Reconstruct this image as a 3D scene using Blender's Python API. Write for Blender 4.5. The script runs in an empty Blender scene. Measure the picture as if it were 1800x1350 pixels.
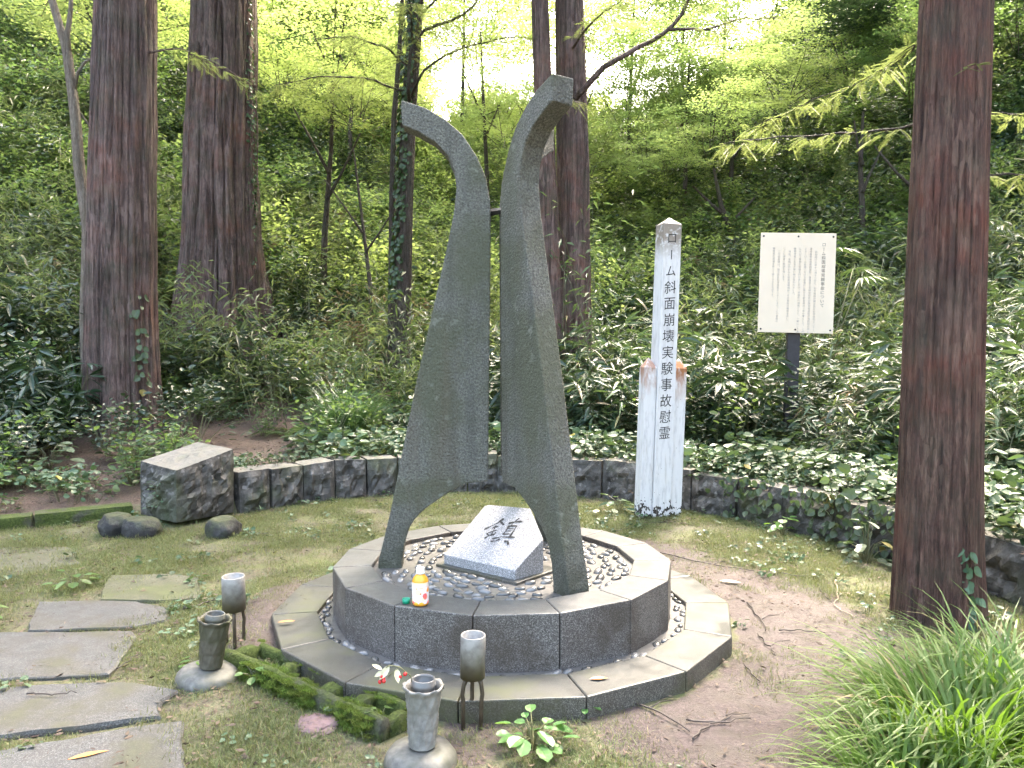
import bpy, bmesh, math, random
import numpy as np
from mathutils import Vector, Matrix
R = math.radians
rng = np.random.default_rng(7)
random.seed(7)
SC = bpy.context.scene
COL = SC.collection

# ------------------------------------------------------------------ camera, sky, sun, exposure
cam_d = bpy.data.cameras.new('camera'); cam = bpy.data.objects.new('camera', cam_d); COL.objects.link(cam)
cam.location = (0, 0, 1.45); cam.rotation_euler = (R(90 - 2.5), 0, 0)
cam_d.sensor_width = 36; cam_d.lens = 27.04; cam_d.clip_start = 0.05; cam_d.clip_end = 500
SC.camera = cam
SUN = Vector((0.30, 0.62, 0.95)).normalized()          # direction towards the sun
W = bpy.data.worlds.new('World'); SC.world = W; W.use_nodes = True
wn = W.node_tree
bg = wn.nodes['Background']; sky = wn.nodes.new('ShaderNodeTexSky'); sky.sky_type = 'NISHITA'
sky.sun_disc = False; sky.sun_elevation = math.asin(SUN.z); sky.sun_rotation = math.atan2(SUN.x, SUN.y)
sky.air_density = 1.6; sky.dust_density = 8.0; sky.ozone_density = 0.0
wn.links.new(sky.outputs[0], bg.inputs[0]); bg.inputs[1].default_value = 0.15
sl = bpy.data.lights.new('sun', 'SUN'); so = bpy.data.objects.new('sun', sl); COL.objects.link(so)
sl.energy = 0.65; sl.angle = R(20); sl.color = (1, .985, .965)
so.rotation_euler = SUN.to_track_quat('Z', 'Y').to_euler()
SC.view_settings.view_transform = 'Standard'; SC.view_settings.look = 'None'
SC.view_settings.exposure = 3.4; SC.view_settings.gamma = 1
SC.cycles.use_denoising = True; SC.cycles.use_light_tree = False
SC.cycles.max_bounces = 5; SC.cycles.diffuse_bounces = 3; SC.cycles.adaptive_threshold = .03; SC.cycles.transmission_bounces = 4; SC.cycles.transparent_max_bounces = 6
SC.cycles.sample_clamp_indirect = 6

# ------------------------------------------------------------------ helpers
def smooth(a, b, x):
    t = np.clip((x - a) / (b - a), 0, 1); return t * t * (3 - 2 * t)
def _h(i, j, k):
    n = (i * 374761393 + j * 668265263 + k * 1274126177) & 0xffffffff
    n = ((n ^ (n >> 13)) * 1274126177) & 0xffffffff
    return ((n ^ (n >> 16)) & 0xffff) / 65535.0
def vnoise(x, y, z=0.0):
    x, y, z = np.broadcast_arrays(np.asarray(x, float), np.asarray(y, float), np.asarray(z, float))
    i, j, k = (np.floor(a).astype(np.int64) for a in (x, y, z))
    u, v, w = x - i, y - j, z - k
    u, v, w = u*u*(3-2*u), v*v*(3-2*v), w*w*(3-2*w)
    r = 0
    for a in (0, 1):
        for b in (0, 1):
            for c in (0, 1):
                r = r + _h(i+a, j+b, k+c) * (u if a else 1-u) * (v if b else 1-v) * (w if c else 1-w)
    return r * 2 - 1
def fbm(x, y, z=0.0, o=4):
    s, a, f = 0, 1.0, 1.0
    for q in range(o):
        s = s + a * vnoise(np.asarray(x)*f + q*17.3, np.asarray(y)*f + q*9.1, np.asarray(z)*f + q*3.7); a *= .5; f *= 2.03
    return s
class MB:
    """collects faces; build() links them as one mesh object"""
    def __init__(s): s.v = []; s.f = []; s.mi = []; s.t = []
    def add(s, vs, fs, m=0):
        o = len(s.v); s.v += [tuple(p) for p in vs]; s.f += [tuple(i + o for i in f) for f in fs]; s.mi += [m] * len(fs)
    def box(s, x0, x1, y0, y1, z0, z1, m=0):
        s.add([(x0,y0,z0),(x1,y0,z0),(x1,y1,z0),(x0,y1,z0),(x0,y0,z1),(x1,y0,z1),(x1,y1,z1),(x0,y1,z1)],
              [(3,2,1,0),(4,5,6,7),(0,1,5,4),(1,2,6,5),(2,3,7,6),(3,0,4,7)], m)
    def prism(s, poly, z0, z1, m=0):
        n = len(poly)
        s.add([(x,y,z0) for x,y in poly] + [(x,y,z1) for x,y in poly],
              [tuple(range(n-1,-1,-1)), tuple(range(n,2*n))] + [(i,(i+1)%n,n+(i+1)%n,n+i) for i in range(n)], m)
    def lathe(s, prof, n=24, c=(0,0,0), m=0, wob=0):
        vs = []
        for q, (r, z) in enumerate(prof):
            for i in range(n):
                a = 2*math.pi*i/n
                k = 1 + wob * (vnoise(math.cos(a)*1.5+5, math.sin(a)*1.5, z*6) if wob else 0)
                vs.append((c[0]+r*k*math.cos(a), c[1]+r*k*math.sin(a), c[2]+z))
        fs = [(q*n+i, q*n+(i+1)%n, (q+1)*n+(i+1)%n, (q+1)*n+i) for q in range(len(prof)-1) for i in range(n)]
        if prof[0][0] > 1e-4: fs.append(tuple(range(n-1,-1,-1)))
        if prof[-1][0] > 1e-4: fs.append(tuple(range((len(prof)-1)*n, len(prof)*n)))
        s.add(vs, fs, m)
    def tube(s, pts, rad, n=6, m=0, cap=True):
        pts = [Vector(p) for p in pts]; k = len(pts)
        rad = list(rad) if hasattr(rad, '__len__') else [rad] * k
        vs = []; prev = None
        for i, p in enumerate(pts):
            t = (pts[min(i+1,k-1)] - pts[max(i-1,0)]).normalized()
            if prev is None:
                a = t.cross(Vector((0,0,1)) if abs(t.z) < .9 else Vector((1,0,0))).normalized()
            else:
                a = (prev - t * prev.dot(t)).normalized()
            prev = a; b = t.cross(a)
            for j in range(n):
                th = 2*math.pi*j/n; vs.append(p + (a*math.cos(th) + b*math.sin(th)) * rad[i])
        fs = [(i*n+j, i*n+(j+1)%n, (i+1)*n+(j+1)%n, (i+1)*n+j) for i in range(k-1) for j in range(n)]
        if cap: fs += [tuple(range(n-1,-1,-1)), tuple(range((k-1)*n, k*n))]
        s.add(vs, fs, m)
    def mesh(s, name, mats, shade=False):
        me = bpy.data.meshes.new(name); me.from_pydata(s.v, [], s.f)
        for m in (mats if isinstance(mats, (list, tuple)) else [mats]): me.materials.append(m)
        if any(s.mi): me.polygons.foreach_set('material_index', s.mi)
        if shade: me.polygons.foreach_set('use_smooth', [True] * len(me.polygons))
        me.update(); return me
    def build(s, name, mats, parent=None, shade=False, loc=None, bevel=0, link=True):
        return put(name, s.mesh(name, mats, shade), parent, loc, bevel=bevel, link=link)
def put(name, me, parent=None, loc=None, rz=0, bevel=0, link=True, scale=None):
    o = bpy.data.objects.new(name, me)
    if link: COL.objects.link(o)
    if parent: o.parent = parent
    if loc is not None: o.location = loc
    if rz: o.rotation_euler = (0, 0, rz)
    if scale is not None: o.scale = scale
    if bevel:
        b = o.modifiers.new('bevel', 'BEVEL'); b.width = bevel; b.segments = 2; b.limit_method = 'ANGLE'; b.angle_limit = R(35)
    return o
def tag(o, label, cat, group=None, kind=None):
    if label: o['label'] = label
    if cat: o['category'] = cat
    if group: o['group'] = group
    if kind: o['kind'] = kind
    return o
def thing(name, label, cat, loc=(0,0,0), group=None, rot=None):
    o = bpy.data.objects.new(name, None); COL.objects.link(o); o.location = loc; o.empty_display_size = .1
    if rot: o.rotation_euler = rot
    return tag(o, label, cat, group)
def struct(o): o['kind'] = 'structure'; return o
def np_mesh(name, V, F, mats, tint=None, shade=False):
    me = bpy.data.meshes.new(name)
    me.from_pydata(V.tolist() if isinstance(V, np.ndarray) else V, [], F.tolist() if isinstance(F, np.ndarray) else F)
    for m in (mats if isinstance(mats, (list, tuple)) else [mats]): me.materials.append(m)
    if tint is not None:
        a = me.attributes.new('tint', 'FLOAT', 'POINT'); a.data.foreach_set('value', np.asarray(tint, np.float32))
    if shade: me.polygons.foreach_set('use_smooth', [True] * len(me.polygons))
    me.update(); return me

# ------------------------------------------------------------------ materials
class NT:
    def __init__(s, name):
        s.m = bpy.data.materials.new(name); s.m.use_nodes = True; s.t = s.m.node_tree
        s.b = s.t.nodes['Principled BSDF']; s.out = s.t.nodes['Material Output']; s.co = None
    def n(s, ty, **kw):
        x = s.t.nodes.new('ShaderNode' + ty)
        for k, v in kw.items(): setattr(x, k, v)
        return x
    def l(s, a, b): s.t.links.new(a, b)
    def obj(s, scale=(1,1,1), gen='Object'):
        if s.co is None: s.co = s.n('TexCoord')
        mp = s.n('Mapping'); mp.inputs['Scale'].default_value = scale; s.l(s.co.outputs[gen], mp.inputs[0]); return mp.outputs[0]
    def geo(s, scale=(1,1,1)):
        g = s.n('NewGeometry'); mp = s.n('Mapping'); mp.inputs['Scale'].default_value = scale; s.l(g.outputs['Position'], mp.inputs[0]); return mp.outputs[0]
    def noise(s, vec, scale, detail=6, rough=.6, dist=0):
        x = s.n('TexNoise'); x.inputs['Scale'].default_value = scale; x.inputs['Detail'].default_value = detail
        x.inputs['Roughness'].default_value = rough; x.inputs['Distortion'].default_value = dist
        s.l(vec, x.inputs['Vector']); return x.outputs['Fac']
    def vor(s, vec, scale, out='Distance', feature='F1'):
        x = s.n('TexVoronoi', feature=feature); x.inputs['Scale'].default_value = scale; s.l(vec, x.inputs['Vector']); return x.outputs[out]
    def ramp(s, fac, stops):
        x = s.n('ValToRGB'); e = x.color_ramp.elements
        while len(e) < len(stops): e.new(.5)
        for q, (p, c) in zip(e, stops):
            q.position = p; q.color = (*c, 1) if hasattr(c, '__len__') else (c, c, c, 1)
        s.l(fac, x.inputs[0]); return x.outputs[0]
    def mix(s, fac, a, b, mode='MIX'):
        x = s.n('Mix', data_type='RGBA', blend_type=mode)
        for k, v in ((0, fac), (6, a), (7, b)):
            if hasattr(v, 'is_linked'): s.l(v, x.inputs[k])
            elif k == 0: x.inputs[0].default_value = v
            else: x.inputs[k].default_value = (*v, 1) if hasattr(v, '__len__') else (v, v, v, 1)
        return x.outputs[2]
    def math(s, op, a, b=0.0, clamp=False):
        x = s.n('Math', operation=op); x.use_clamp = clamp
        for k, v in ((0, a), (1, b)):
            if hasattr(v, 'is_linked'): s.l(v, x.inputs[k])
            else: x.inputs[k].default_value = v
        return x.outputs[0]
    def attr(s, name):
        x = s.n('Attribute'); x.attribute_name = name; return x.outputs['Fac']
    def bump(s, h, strength=.5, dist=.01, prev=None):
        x = s.n('Bump'); x.inputs['Strength'].default_value = strength; x.inputs['Distance'].default_value = dist
        s.l(h, x.inputs['Height'])
        if prev: s.l(prev, x.inputs['Normal'])
        return x.outputs[0]
    def fin(s, col=None, rough=None, nrm=None, spec=None, metal=None):
        for k, v in (('Base Color', col), ('Roughness', rough), ('Normal', nrm), ('Specular IOR Level', spec), ('Metallic', metal)):
            if v is None: continue
            if hasattr(v, 'is_linked'): s.l(v, s.b.inputs[k])
            elif k == 'Base Color': s.b.inputs[k].default_value = (*v, 1)
            else: s.b.inputs[k].default_value = v
        return s.m
def plain(name, col, rough=.6, var=.25, scale=20, bump=.2, metal=0, spec=.5):
    t = NT(name); v = t.obj(); n = t.noise(v, scale)
    c = t.ramp(n, [(.3, [x*(1-var) for x in col]), (.7, [min(1, x*(1+var)) for x in col])])
    return t.fin(c, rough, t.bump(n, bump, .004), spec, metal)
def leafmat(name, a, b, back, trans=.35, rough=.38, spec=.5, dead=None, rnd=.5):
    t = NT(name); ti = t.attr('tint'); oi = t.n('ObjectInfo')
    col = t.mix(ti, a, b)
    if dead: col = t.mix(t.ramp(ti, [(.962, 0.0), (.975, 1.0)]), col, dead)
    br = t.math('ADD', t.math('MULTIPLY', oi.outputs['Random'], rnd), 1 - rnd / 2)
    hs = t.n('HueSaturation'); t.l(br, hs.inputs['Value']); t.l(col, hs.inputs['Color'])
    t.l(t.math('ADD', t.math('MULTIPLY', oi.outputs['Random'], .05), .475), hs.inputs['Hue'])
    t.fin(hs.outputs[0], rough, None, spec)
    tr = t.n('BsdfTranslucent'); bk = t.mix(ti, back, [x*1.25 for x in back]); bm = t.mix(1.0, bk, br, 'MULTIPLY'); t.l(bm, tr.inputs[0])
    mx = t.n('MixShader'); mx.inputs[0].default_value = trans
    t.l(t.b.outputs[0], mx.inputs[1]); t.l(tr.outputs[0], mx.inputs[2]); t.l(mx.outputs[0], t.out.inputs[0])
    return t.m

M = {}
def mk_bark(name, dark, mid, light, red=None, moss=0.0, rscale=1.0):
    t = NT(name); v = t.obj((1, 1, .06)); v2 = t.obj((1, 1, .22)); v3 = t.obj()
    n1 = t.noise(v, 26*rscale, 8, .7, .4); n2 = t.noise(v2, 60*rscale, 6, .7); n3 = t.noise(v3, 1.6, 4)
    c = t.ramp(n1, [(.36, dark), (.50, mid), (.68, light)])
    c = t.mix(t.ramp(n2, [(.38, .7), (.58, 0.0)]), c, dark)
    if red: c = t.mix(t.math('MULTIPLY', t.ramp(n3, [(.5, 0.0), (.68, .75)]), t.ramp(n1, [(.4, .2), (.6, 1.0)])), c, red)
    fl = t.vor(t.obj((1, 1, .25)), 34*rscale, 'Color'); fs = t.n('SeparateColor'); t.l(fl, fs.inputs[0])
    c = t.mix(t.math('MULTIPLY', t.ramp(fs.outputs[0], [(.62, 0.0), (.80, .35)]), t.ramp(t.noise(v3, 2.2, 4), [(.46, 0.0), (.6, 1.0)])), c, [min(.5, x*1.35) for x in light])
    gr = t.noise(v3, 3.1, 5)
    c = t.mix(t.ramp(gr, [(.5, 0.0), (.75, .45)]), c, [x*.9+.02 for x in light])
    if moss:
        c = t.mix(t.math('MULTIPLY', t.ramp(t.noise(v3, 5, 5), [(.45, 0.0), (.65, moss)]), 1.0), c, (.07, .09, .05))
    b = t.bump(n1, 1.0, .05, None); b = t.bump(n2, .8, .02, b)
    return t.fin(c, t.ramp(n2, [(.3, .55), (.7, .8)]), b, .35)
M['bark'] = mk_bark('bark_purple_brown', (.026,.016,.015), (.122,.076,.069), (.245,.175,.160), (.20,.072,.045), .25)
M['bark_red'] = mk_bark('bark_red_brown', (.028,.013,.011), (.120,.060,.047), (.25,.160,.122), (.24,.052,.028), .2, 1.3)
M['bark_dark'] = mk_bark('bark_dark', (.02,.015,.012), (.07,.05,.04), (.13,.10,.085), None, .3, 2)
M['bark_pale'] = mk_bark('bark_pale', (.12,.09,.07), (.26,.21,.17), (.40,.34,.29), None, .15, 2)
def mk_mon():
    t = NT('sprayed_concrete'); v = t.obj(); vs = t.obj((1,1,.12))
    gr = t.noise(v, 95, 4, .65); gr2 = t.vor(v, 60); st = t.noise(vs, 7, 5); big = t.noise(v, 1.8, 4)
    c = t.ramp(gr, [(.34, (.050,.050,.043)), (.55, (.132,.131,.115)), (.75, (.225,.222,.20))])
    c = t.mix(t.ramp(big, [(.44, 0.0), (.56, .85)]), c, t.mix(gr, (.034,.038,.022), (.115,.120,.078)))
    c = t.mix(t.ramp(st, [(.52, 0.0), (.72, .55)]), c, t.mix(gr, (.045,.036,.024), (.13,.108,.078)))
    c = t.mix(t.ramp(st, [(.25, .6), (.42, 0.0)]), c, (.045,.046,.046))
    sx = t.n('SeparateXYZ'); t.l(t.geo(), sx.inputs[0])
    foot = t.math('MULTIPLY', t.ramp(sx.outputs[2], [(.36, 1.0), (.62, 0.0)]), t.ramp(t.noise(v, 9), [(.35, .2), (.6, 1.0)]))
    c = t.mix(t.math('MULTIPLY', foot, .8), c, (.035,.038,.025))
    li = t.math('MULTIPLY', t.ramp(t.noise(v, 16, 5, .6), [(.56, 0.0), (.64, .6)]), t.ramp(t.noise(v, 3.5, 4), [(.48, 0.0), (.6, 1.0)])); c = t.mix(li, c, (.20,.205,.175))
    wsh = t.noise(t.obj((1.0,1.0,.035)), 12, 4, .6); c = t.mix(t.ramp(wsh, [(.52, 0.0), (.74, .35)]), c, (.040,.040,.034))
    lump = t.noise(v, 34, 3, .5)
    b = t.bump(gr2, .35, .010); b = t.bump(lump, .22, .014, b); b = t.bump(gr, .8, .014, b)
    return t.fin(c, .62, b, .35)
M['mon'] = mk_mon()
def mk_granite(name, dark, mid, light, wet=.35, moss=.0, stain=None, top=None):
    t = NT(name); v = t.geo(); sp = t.noise(v, 210, 3, .7); sp2 = t.vor(v, 260, 'Color'); big = t.noise(v, 3.2, 6); fine = t.noise(v, 14, 6)
    c = t.ramp(sp, [(.36, dark), (.5, mid), (.66, light)])
    bw = t.n('SeparateColor'); t.l(sp2, bw.inputs[0])
    c = t.mix(t.ramp(bw.outputs[0], [(.78, 0.0), (.86, .7)]), c, [min(.6, x*1.5) for x in light])
    if stain: c = t.mix(t.ramp(big, [(.44, 0.0), (.62, .7)]), c, t.mix(sp, stain, [x*2.4 for x in stain]))
    geo = t.n('NewGeometry'); sx = t.n('SeparateXYZ'); t.l(geo.outputs['Normal'], sx.inputs[0])
    upf = t.ramp(sx.outputs[2], [(.6, 0.0), (.9, 1.0)])
    if top: c = t.mix(t.math('MULTIPLY', upf, .8), c, t.mix(t.ramp(fine, [(.35, 0.0), (.65, 1.0)]), top, [x*.72 for x in top]))
    if moss: c = t.mix(t.math('MULTIPLY', t.ramp(big, [(.5, 0.0), (.66, moss)]), t.ramp(fine, [(.3, .3), (.55, 1.0)])), c, (.075,.085,.035))
    rg = t.ramp(big, [(.35, wet), (.65, min(1, wet + .35))])
    return t.fin(c, rg, t.bump(sp, .25, .003), .5)
M['kerb'] = mk_granite('granite_kerb_wet', (.020,.018,.0175), (.075,.068,.066), (.18,.170,.165), .36, .08, (.026,.018,.014), (.062,.069,.070))
M['kerb_low'] = mk_granite('granite_kerb_mossy', (.022,.020,.017), (.066,.061,.054), (.14,.133,.12), .30, .6, (.026,.019,.012), (.046,.050,.047))
M['slab'] = mk_granite('granite_pale_inscribed', (.12,.12,.125), (.22,.22,.23), (.36,.36,.375), .5, .0, None)
M['flag'] = mk_granite('flagstone_grey', (.024,.024,.025), (.050,.050,.050), (.100,.099,.097), .42, .4, (.020,.016,.013))
M['flag_moss'] = mk_granite('flagstone_mossy', (.026,.026,.017), (.056,.056,.034), (.10,.10,.062), .6, .95, (.024,.026,.011))
def mk_rock(name, dark, mid, light, mossy=.5, topa=(.13,.12,.10), topb=(.27,.255,.22)):
    t = NT(name); v = t.geo(); n = t.noise(v, 9, 8, .65); f = t.noise(v, 50, 6, .7); l = t.noise(v, 16, 5, .5); m = t.noise(v, 2.3, 5)
    c = t.ramp(n, [(.3, dark), (.52, mid), (.75, light)])
    c = t.mix(t.ramp(l, [(.58, 0.0), (.66, .75 if topa[0] > .1 else .15)]), c, (.19,.183,.178))
    geo = t.n('NewGeometry'); sx = t.n('SeparateXYZ'); t.l(geo.outputs['Normal'], sx.inputs[0])
    up = t.ramp(sx.outputs[2], [(.55, 0.0), (.92, 1.0)])
    c = t.mix(t.math('MULTIPLY', up, .75), c, t.mix(f, topa, topb))
    c = t.mix(t.ramp(m, [(.5, 0.0), (.68, mossy)]), c, t.mix(f, (.04,.055,.02), (.10,.12,.045)))
    b = t.bump(n, .8, .03); b = t.bump(f, .6, .008, b)
    return t.fin(c, .75, b, .35)
M['rock'] = mk_rock('rock_faced_stone', (.016,.0155,.015), (.066,.062,.058), (.16,.152,.145))
M['boulder'] = mk_rock('dark_boulder', (.010,.010,.011), (.028,.028,.029), (.06,.06,.06), .8, (.022,.027,.012), (.070,.080,.034))
M['mortar'] = plain('mortar_bed', (.085,.082,.078), .45, .35, 30, .4)
M['pebble'] = None
def mk_pebble():
    t = NT('pebble_grey'); oi = t.n('ObjectInfo'); v = t.obj()
    c = t.ramp(oi.outputs['Random'], [(0, (.035,.035,.036)), (.45, (.085,.085,.088)), (.8, (.15,.15,.155)), (1, (.20,.195,.19))])
    c = t.mix(t.ramp(t.noise(v, 40), [(.3, 0.0), (.7, .35)]), c, (.08,.085,.07))
    return t.fin(c, .24, None, .55)
M['pebble'] = mk_pebble()
def mk_white():
    t = NT('peeling_white_paint'); v = t.geo(); vs = t.geo((1,1,.18)); n = t.noise(vs, 40, 6, .65); p = t.noise(v, 26, 6, .6); r = t.noise(v, 6, 5)
    sx = t.n('SeparateXYZ'); t.l(v, sx.inputs[0]); z = sx.outputs[2]
    c = t.ramp(n, [(.28, (.44,.43,.445)), (.5, (.62,.61,.62))])
    # rust runs on the shoulders, soot-black rot at the foot, grey weathering at the head
    sh = t.math('MULTIPLY', t.ramp(t.math('DIVIDE', z, 3.0), [(.33, 0.0), (.42, 1.0), (.452, 1.0), (.475, 0.0)]), t.ramp(t.noise(t.geo((1,1,.3)), 11, 5), [(.38, 0.0), (.50, 1.0)]))
    c = t.mix(t.math('MULTIPLY', sh, t.attr('rust')), c, (.30,.12,.045))
    hd = t.math('MULTIPLY', t.ramp(t.math('DIVIDE', z, 3.0), [(.74, 0.0), (.80, 1.0)]), t.ramp(p, [(.34, 0.0), (.48, .95)]))
    c = t.mix(hd, c, (.22,.18,.145))
    ft = t.math('GREATER_THAN', t.math('ADD', p, t.math('MULTIPLY', t.math('SUBTRACT', .20, z), 1.1)), .66)
    c = t.mix(ft, c, (.03,.026,.024))
    sp = t.ramp(t.vor(v, 19), [(.055, 1.0), (.075, 0.0)]); c = t.mix(t.math('MULTIPLY', sp, t.ramp(r, [(.42, 0.0), (.48, .8)])), c, (.14,.12,.10))
    dr = t.math('MULTIPLY', t.ramp(t.noise(t.geo((1,1,.08)), 30, 5), [(.55, 0.0), (.68, .5)]), t.ramp(t.noise(v, 2.5, 3), [(.4, .1), (.6, 1.0)])); c = t.mix(dr, c, (.33,.29,.25))
    h = t.math('SUBTRACT', n, t.math('MULTIPLY', ft, .6))
    return t.fin(c, .55, t.bump(h, .35, .006), .4)
M['white'] = mk_white()
M['ink'] = plain('black_ink', (.012,.012,.014), .6, .1, 20, .0)
M['ink_grey'] = plain('faded_ink', (.30,.27,.265), .7, .1, 20, .0)
M['ink_title'] = plain('sign_title_ink', (.14,.125,.12), .7, .1, 20, .0)
M['engrave'] = plain('shallow_engraving', (.20,.20,.21), .7, .2, 40, .0)
M['cream'] = plain('cream_sign_panel', (.66,.55,.44), .5, .04, 3, .03)
M['post_dark'] = plain('dark_painted_timber', (.022,.019,.024), .6, .3, 20, .3)
M['iron'] = plain('dark_iron', (.02,.02,.024), .5, .3, 30, .2)
def mk_steel():
    t = NT('stained_steel'); v = t.obj(); n = t.noise(v, 22, 6); sx = t.n('SeparateXYZ'); t.l(v, sx.inputs[0])
    c = t.ramp(n, [(.3, (.14,.13,.12)), (.6, (.27,.262,.25))])
    low = t.math('MULTIPLY', t.ramp(sx.outputs[2], [(.20, 1.0), (.265, 0.0)]), t.ramp(n, [(.3, .4), (.6, 1.0)]))
    c = t.mix(low, c, (.10,.085,.045))
    return t.fin(c, .48, t.bump(n, .2, .003), .5, .15)
M['steel'] = mk_steel()
M['legsteel'] = plain('rusted_leg_steel', (.075,.058,.040), .5, .45, 30, .3, .3)
def mk_vase(name, a, b, mossc, k):
    t = NT(name); v = t.obj(); n = t.noise(v, 30, 6); m = t.noise(v, 9, 4)
    c = t.mix(t.ramp(m, [(.40, 0.0), (.62, k)]), t.ramp(n, [(.3, a), (.7, b)]), mossc)
    return t.fin(c, .55, t.bump(n, .4, .004), .45)
M['vase'] = mk_vase('weathered_pale_vase', (.13,.125,.12), (.28,.272,.262), (.085,.085,.06), .5)
M['vase_moss'] = mk_vase('mossy_vase', (.050,.044,.032), (.105,.095,.072), (.035,.040,.016), .9)
M['vase_liner'] = plain('grey_plastic_liner', (.10,.10,.10), .3, .2, 20, .1)
M['base_stone'] = mk_vase('lichen_stone_base', (.058,.057,.052), (.155,.152,.14), (.06,.064,.04), .6)
M['bottle'] = plain('orange_drink_plastic', (.72,.33,.03), .12, .1, 8, .0)
M['cap_white'] = plain('mint_white_cap', (.66,.78,.78), .35, .02, 8, .0)
M['cap_green'] = plain('green_cap', (.005,.26,.15), .4, .1, 8, .0)
def mk_label():
    t = NT('fruit_label'); v = t.obj()
    n = t.noise(v, 26, 2); n2 = t.noise(v, 40, 2, .5, .2); sx = t.n('SeparateXYZ'); t.l(v, sx.inputs[0]); z = t.math('DIVIDE', sx.outputs[2], .16)
    c = t.ramp(z, [(0, (.80,.48,.06)), (.07, (.83,.72,.70)), (.55, (.83,.74,.74)), (.7, (.85,.62,.32))])
    w = t.n('TexVoronoi'); w.inputs['Scale'].default_value = 42; t.l(v, w.inputs['Vector'])
    sc = t.n('SeparateColor'); t.l(w.outputs['Color'], sc.inputs[0])
    fruit = t.ramp(sc.outputs[0], [(0, (.80,.10,.16)), (.3, (.86,.36,.03)), (.55, (.85,.70,.06)), (.8, (.83,.74,.72))])
    disk = t.math('MULTIPLY', t.math('LESS_THAN', w.outputs['Distance'], .55), t.ramp(z, [(.1, 1.0), (.46, 1.0), (.58, 0.0)]))
    c = t.mix(disk, c, fruit)
    return t.fin(c, .3)
M['label'] = mk_label()
M['red'] = plain('red_berry', (.45,.02,.02), .25, .1, 20, .0)
M['cream_leaf'] = plain('cream_dry_leaf', (.50,.46,.30), .5, .2, 30, .1)
M['orange_leaf'] = plain('orange_fallen_leaf', (.55,.22,.04), .5, .25, 30, .1)
M['yellow_leaf'] = plain('pale_yellow_leaf', (.56,.50,.28), .5, .2, 30, .1)
M['twig'] = plain('dark_wet_twig', (.035,.025,.022), .55, .4, 40, .4)
M['twig_pale'] = plain('pale_dry_stem', (.30,.24,.17), .6, .3, 40, .3)
M['culm'] = plain('bamboo_grass_culm', (.10,.10,.045), .5, .3, 40, .1)
M['clod'] = plain('purple_brown_clay', (.13,.082,.085), .7, .25, 22, .7)
def mk_moss():
    t = NT('moss_green'); v = t.geo(); n = t.noise(v, 60, 6, .7); m = t.noise(v, 8, 5)
    c = t.ramp(n, [(.3, (.025,.038,.010)), (.55, (.07,.095,.024)), (.75, (.12,.145,.04))])
    c = t.mix(t.ramp(m, [(.5, 0.0), (.66, .85)]), c, t.mix(n, (.035,.034,.028), (.11,.105,.09)))
    return t.fin(c, .85, t.bump(n, 1.0, .02), .2)
M['moss'] = mk_moss()
def mk_ground():
    t = NT('clearing_ground'); v = t.geo(); n1 = t.noise(v, 1.7, 6); n2 = t.noise(v, 9, 8, .65); n3 = t.noise(v, 60, 6, .75); n4 = t.noise(v, 140, 3, .7)
    n5 = t.noise(v, 26, 5, .7)
    soil = t.ramp(n3, [(.30, (.026,.018,.017)), (.5, (.068,.049,.047)), (.70, (.118,.091,.088))])
    soil = t.mix(t.ramp(n2, [(.40, .85), (.56, 0.0)]), soil, t.mix(n3, (.035,.027,.022), (.085,.067,.055)))
    moss = t.ramp(n3, [(.3, (.026,.030,.014)), (.52, (.076,.083,.042)), (.74, (.145,.148,.085))])
    moss = t.mix(t.ramp(n5, [(.42, 0.0), (.6, .7)]), moss, t.mix(n4, (.09,.075,.045), (.23,.195,.13)))
    moss = t.mix(t.ramp(n2, [(.50, 0.0), (.60, .8)]), moss, t.mix(n3, (.040,.029,.024), (.125,.098,.078)))
    moss = t.mix(t.ramp(n1, [(.46, 0.0), (.62, .8)]), moss, t.mix(n3, (.045,.06,.015), (.14,.16,.045)))
    lit = t.ramp(n3, [(.3, (.030,.020,.016)), (.52, (.085,.055,.045)), (.72, (.17,.12,.10))])
    lit = t.mix(t.ramp(n5, [(.5, 0.0), (.65, .6)]), lit, (.055,.06,.03))
    ms = t.math('ADD', t.attr('soil'), t.math('MULTIPLY', t.math('SUBTRACT', n2, .5), 1.1)); ms = t.ramp(ms, [(.42, 0.0), (.60, 1.0)])
    ml = t.math('ADD', t.attr('litter'), t.math('MULTIPLY', t.math('SUBTRACT', n2, .5), .9)); ml = t.ramp(ml, [(.4, 0.0), (.62, 1.0)])
    c = t.mix(ms, moss, soil); c = t.mix(ml, c, lit)
    wet = t.math('MULTIPLY', ms, t.ramp(n1, [(.40, 0.0), (.60, 1.0)]))
    rg = t.math('SUBTRACT', .82, t.math('MULTIPLY', wet, .42))
    b = t.bump(n2, .5, .03); b = t.bump(n3, .8, .012, b); b = t.bump(n4, .5, .004, b)
    return t.fin(c, rg, b, .4)
M['ground'] = mk_ground()
# foliage: real leaf greens, light enters through the blade
M['sasa'] = leafmat('sasa_leaf', (.040,.072,.034), (.095,.132,.068), (.12,.19,.05), .26, .40, .42, (.25,.20,.11))
M['sasa_dk'] = leafmat('dark_evergreen_leaf', (.012,.030,.016), (.038,.066,.036), (.05,.09,.022), .18, .34, .5)
M['shrub'] = leafmat('shrub_leaf', (.038,.076,.030), (.090,.138,.058), (.18,.27,.065), .40, .42, .35)
M['cover'] = leafmat('ground_cover_leaf', (.042,.076,.040), (.100,.142,.082), (.11,.18,.05), .20, .42, .34, (.24,.21,.05))
M['fine'] = leafmat('thin_bamboo_leaf', (.055,.082,.038), (.130,.158,.078), (.19,.25,.075), .36, .32, .55, (.26,.20,.11))
M['canopy'] = leafmat('sunlit_canopy_leaf', (.058,.095,.034), (.115,.150,.060), (.34,.43,.125), .58, .4, .4)
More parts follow.
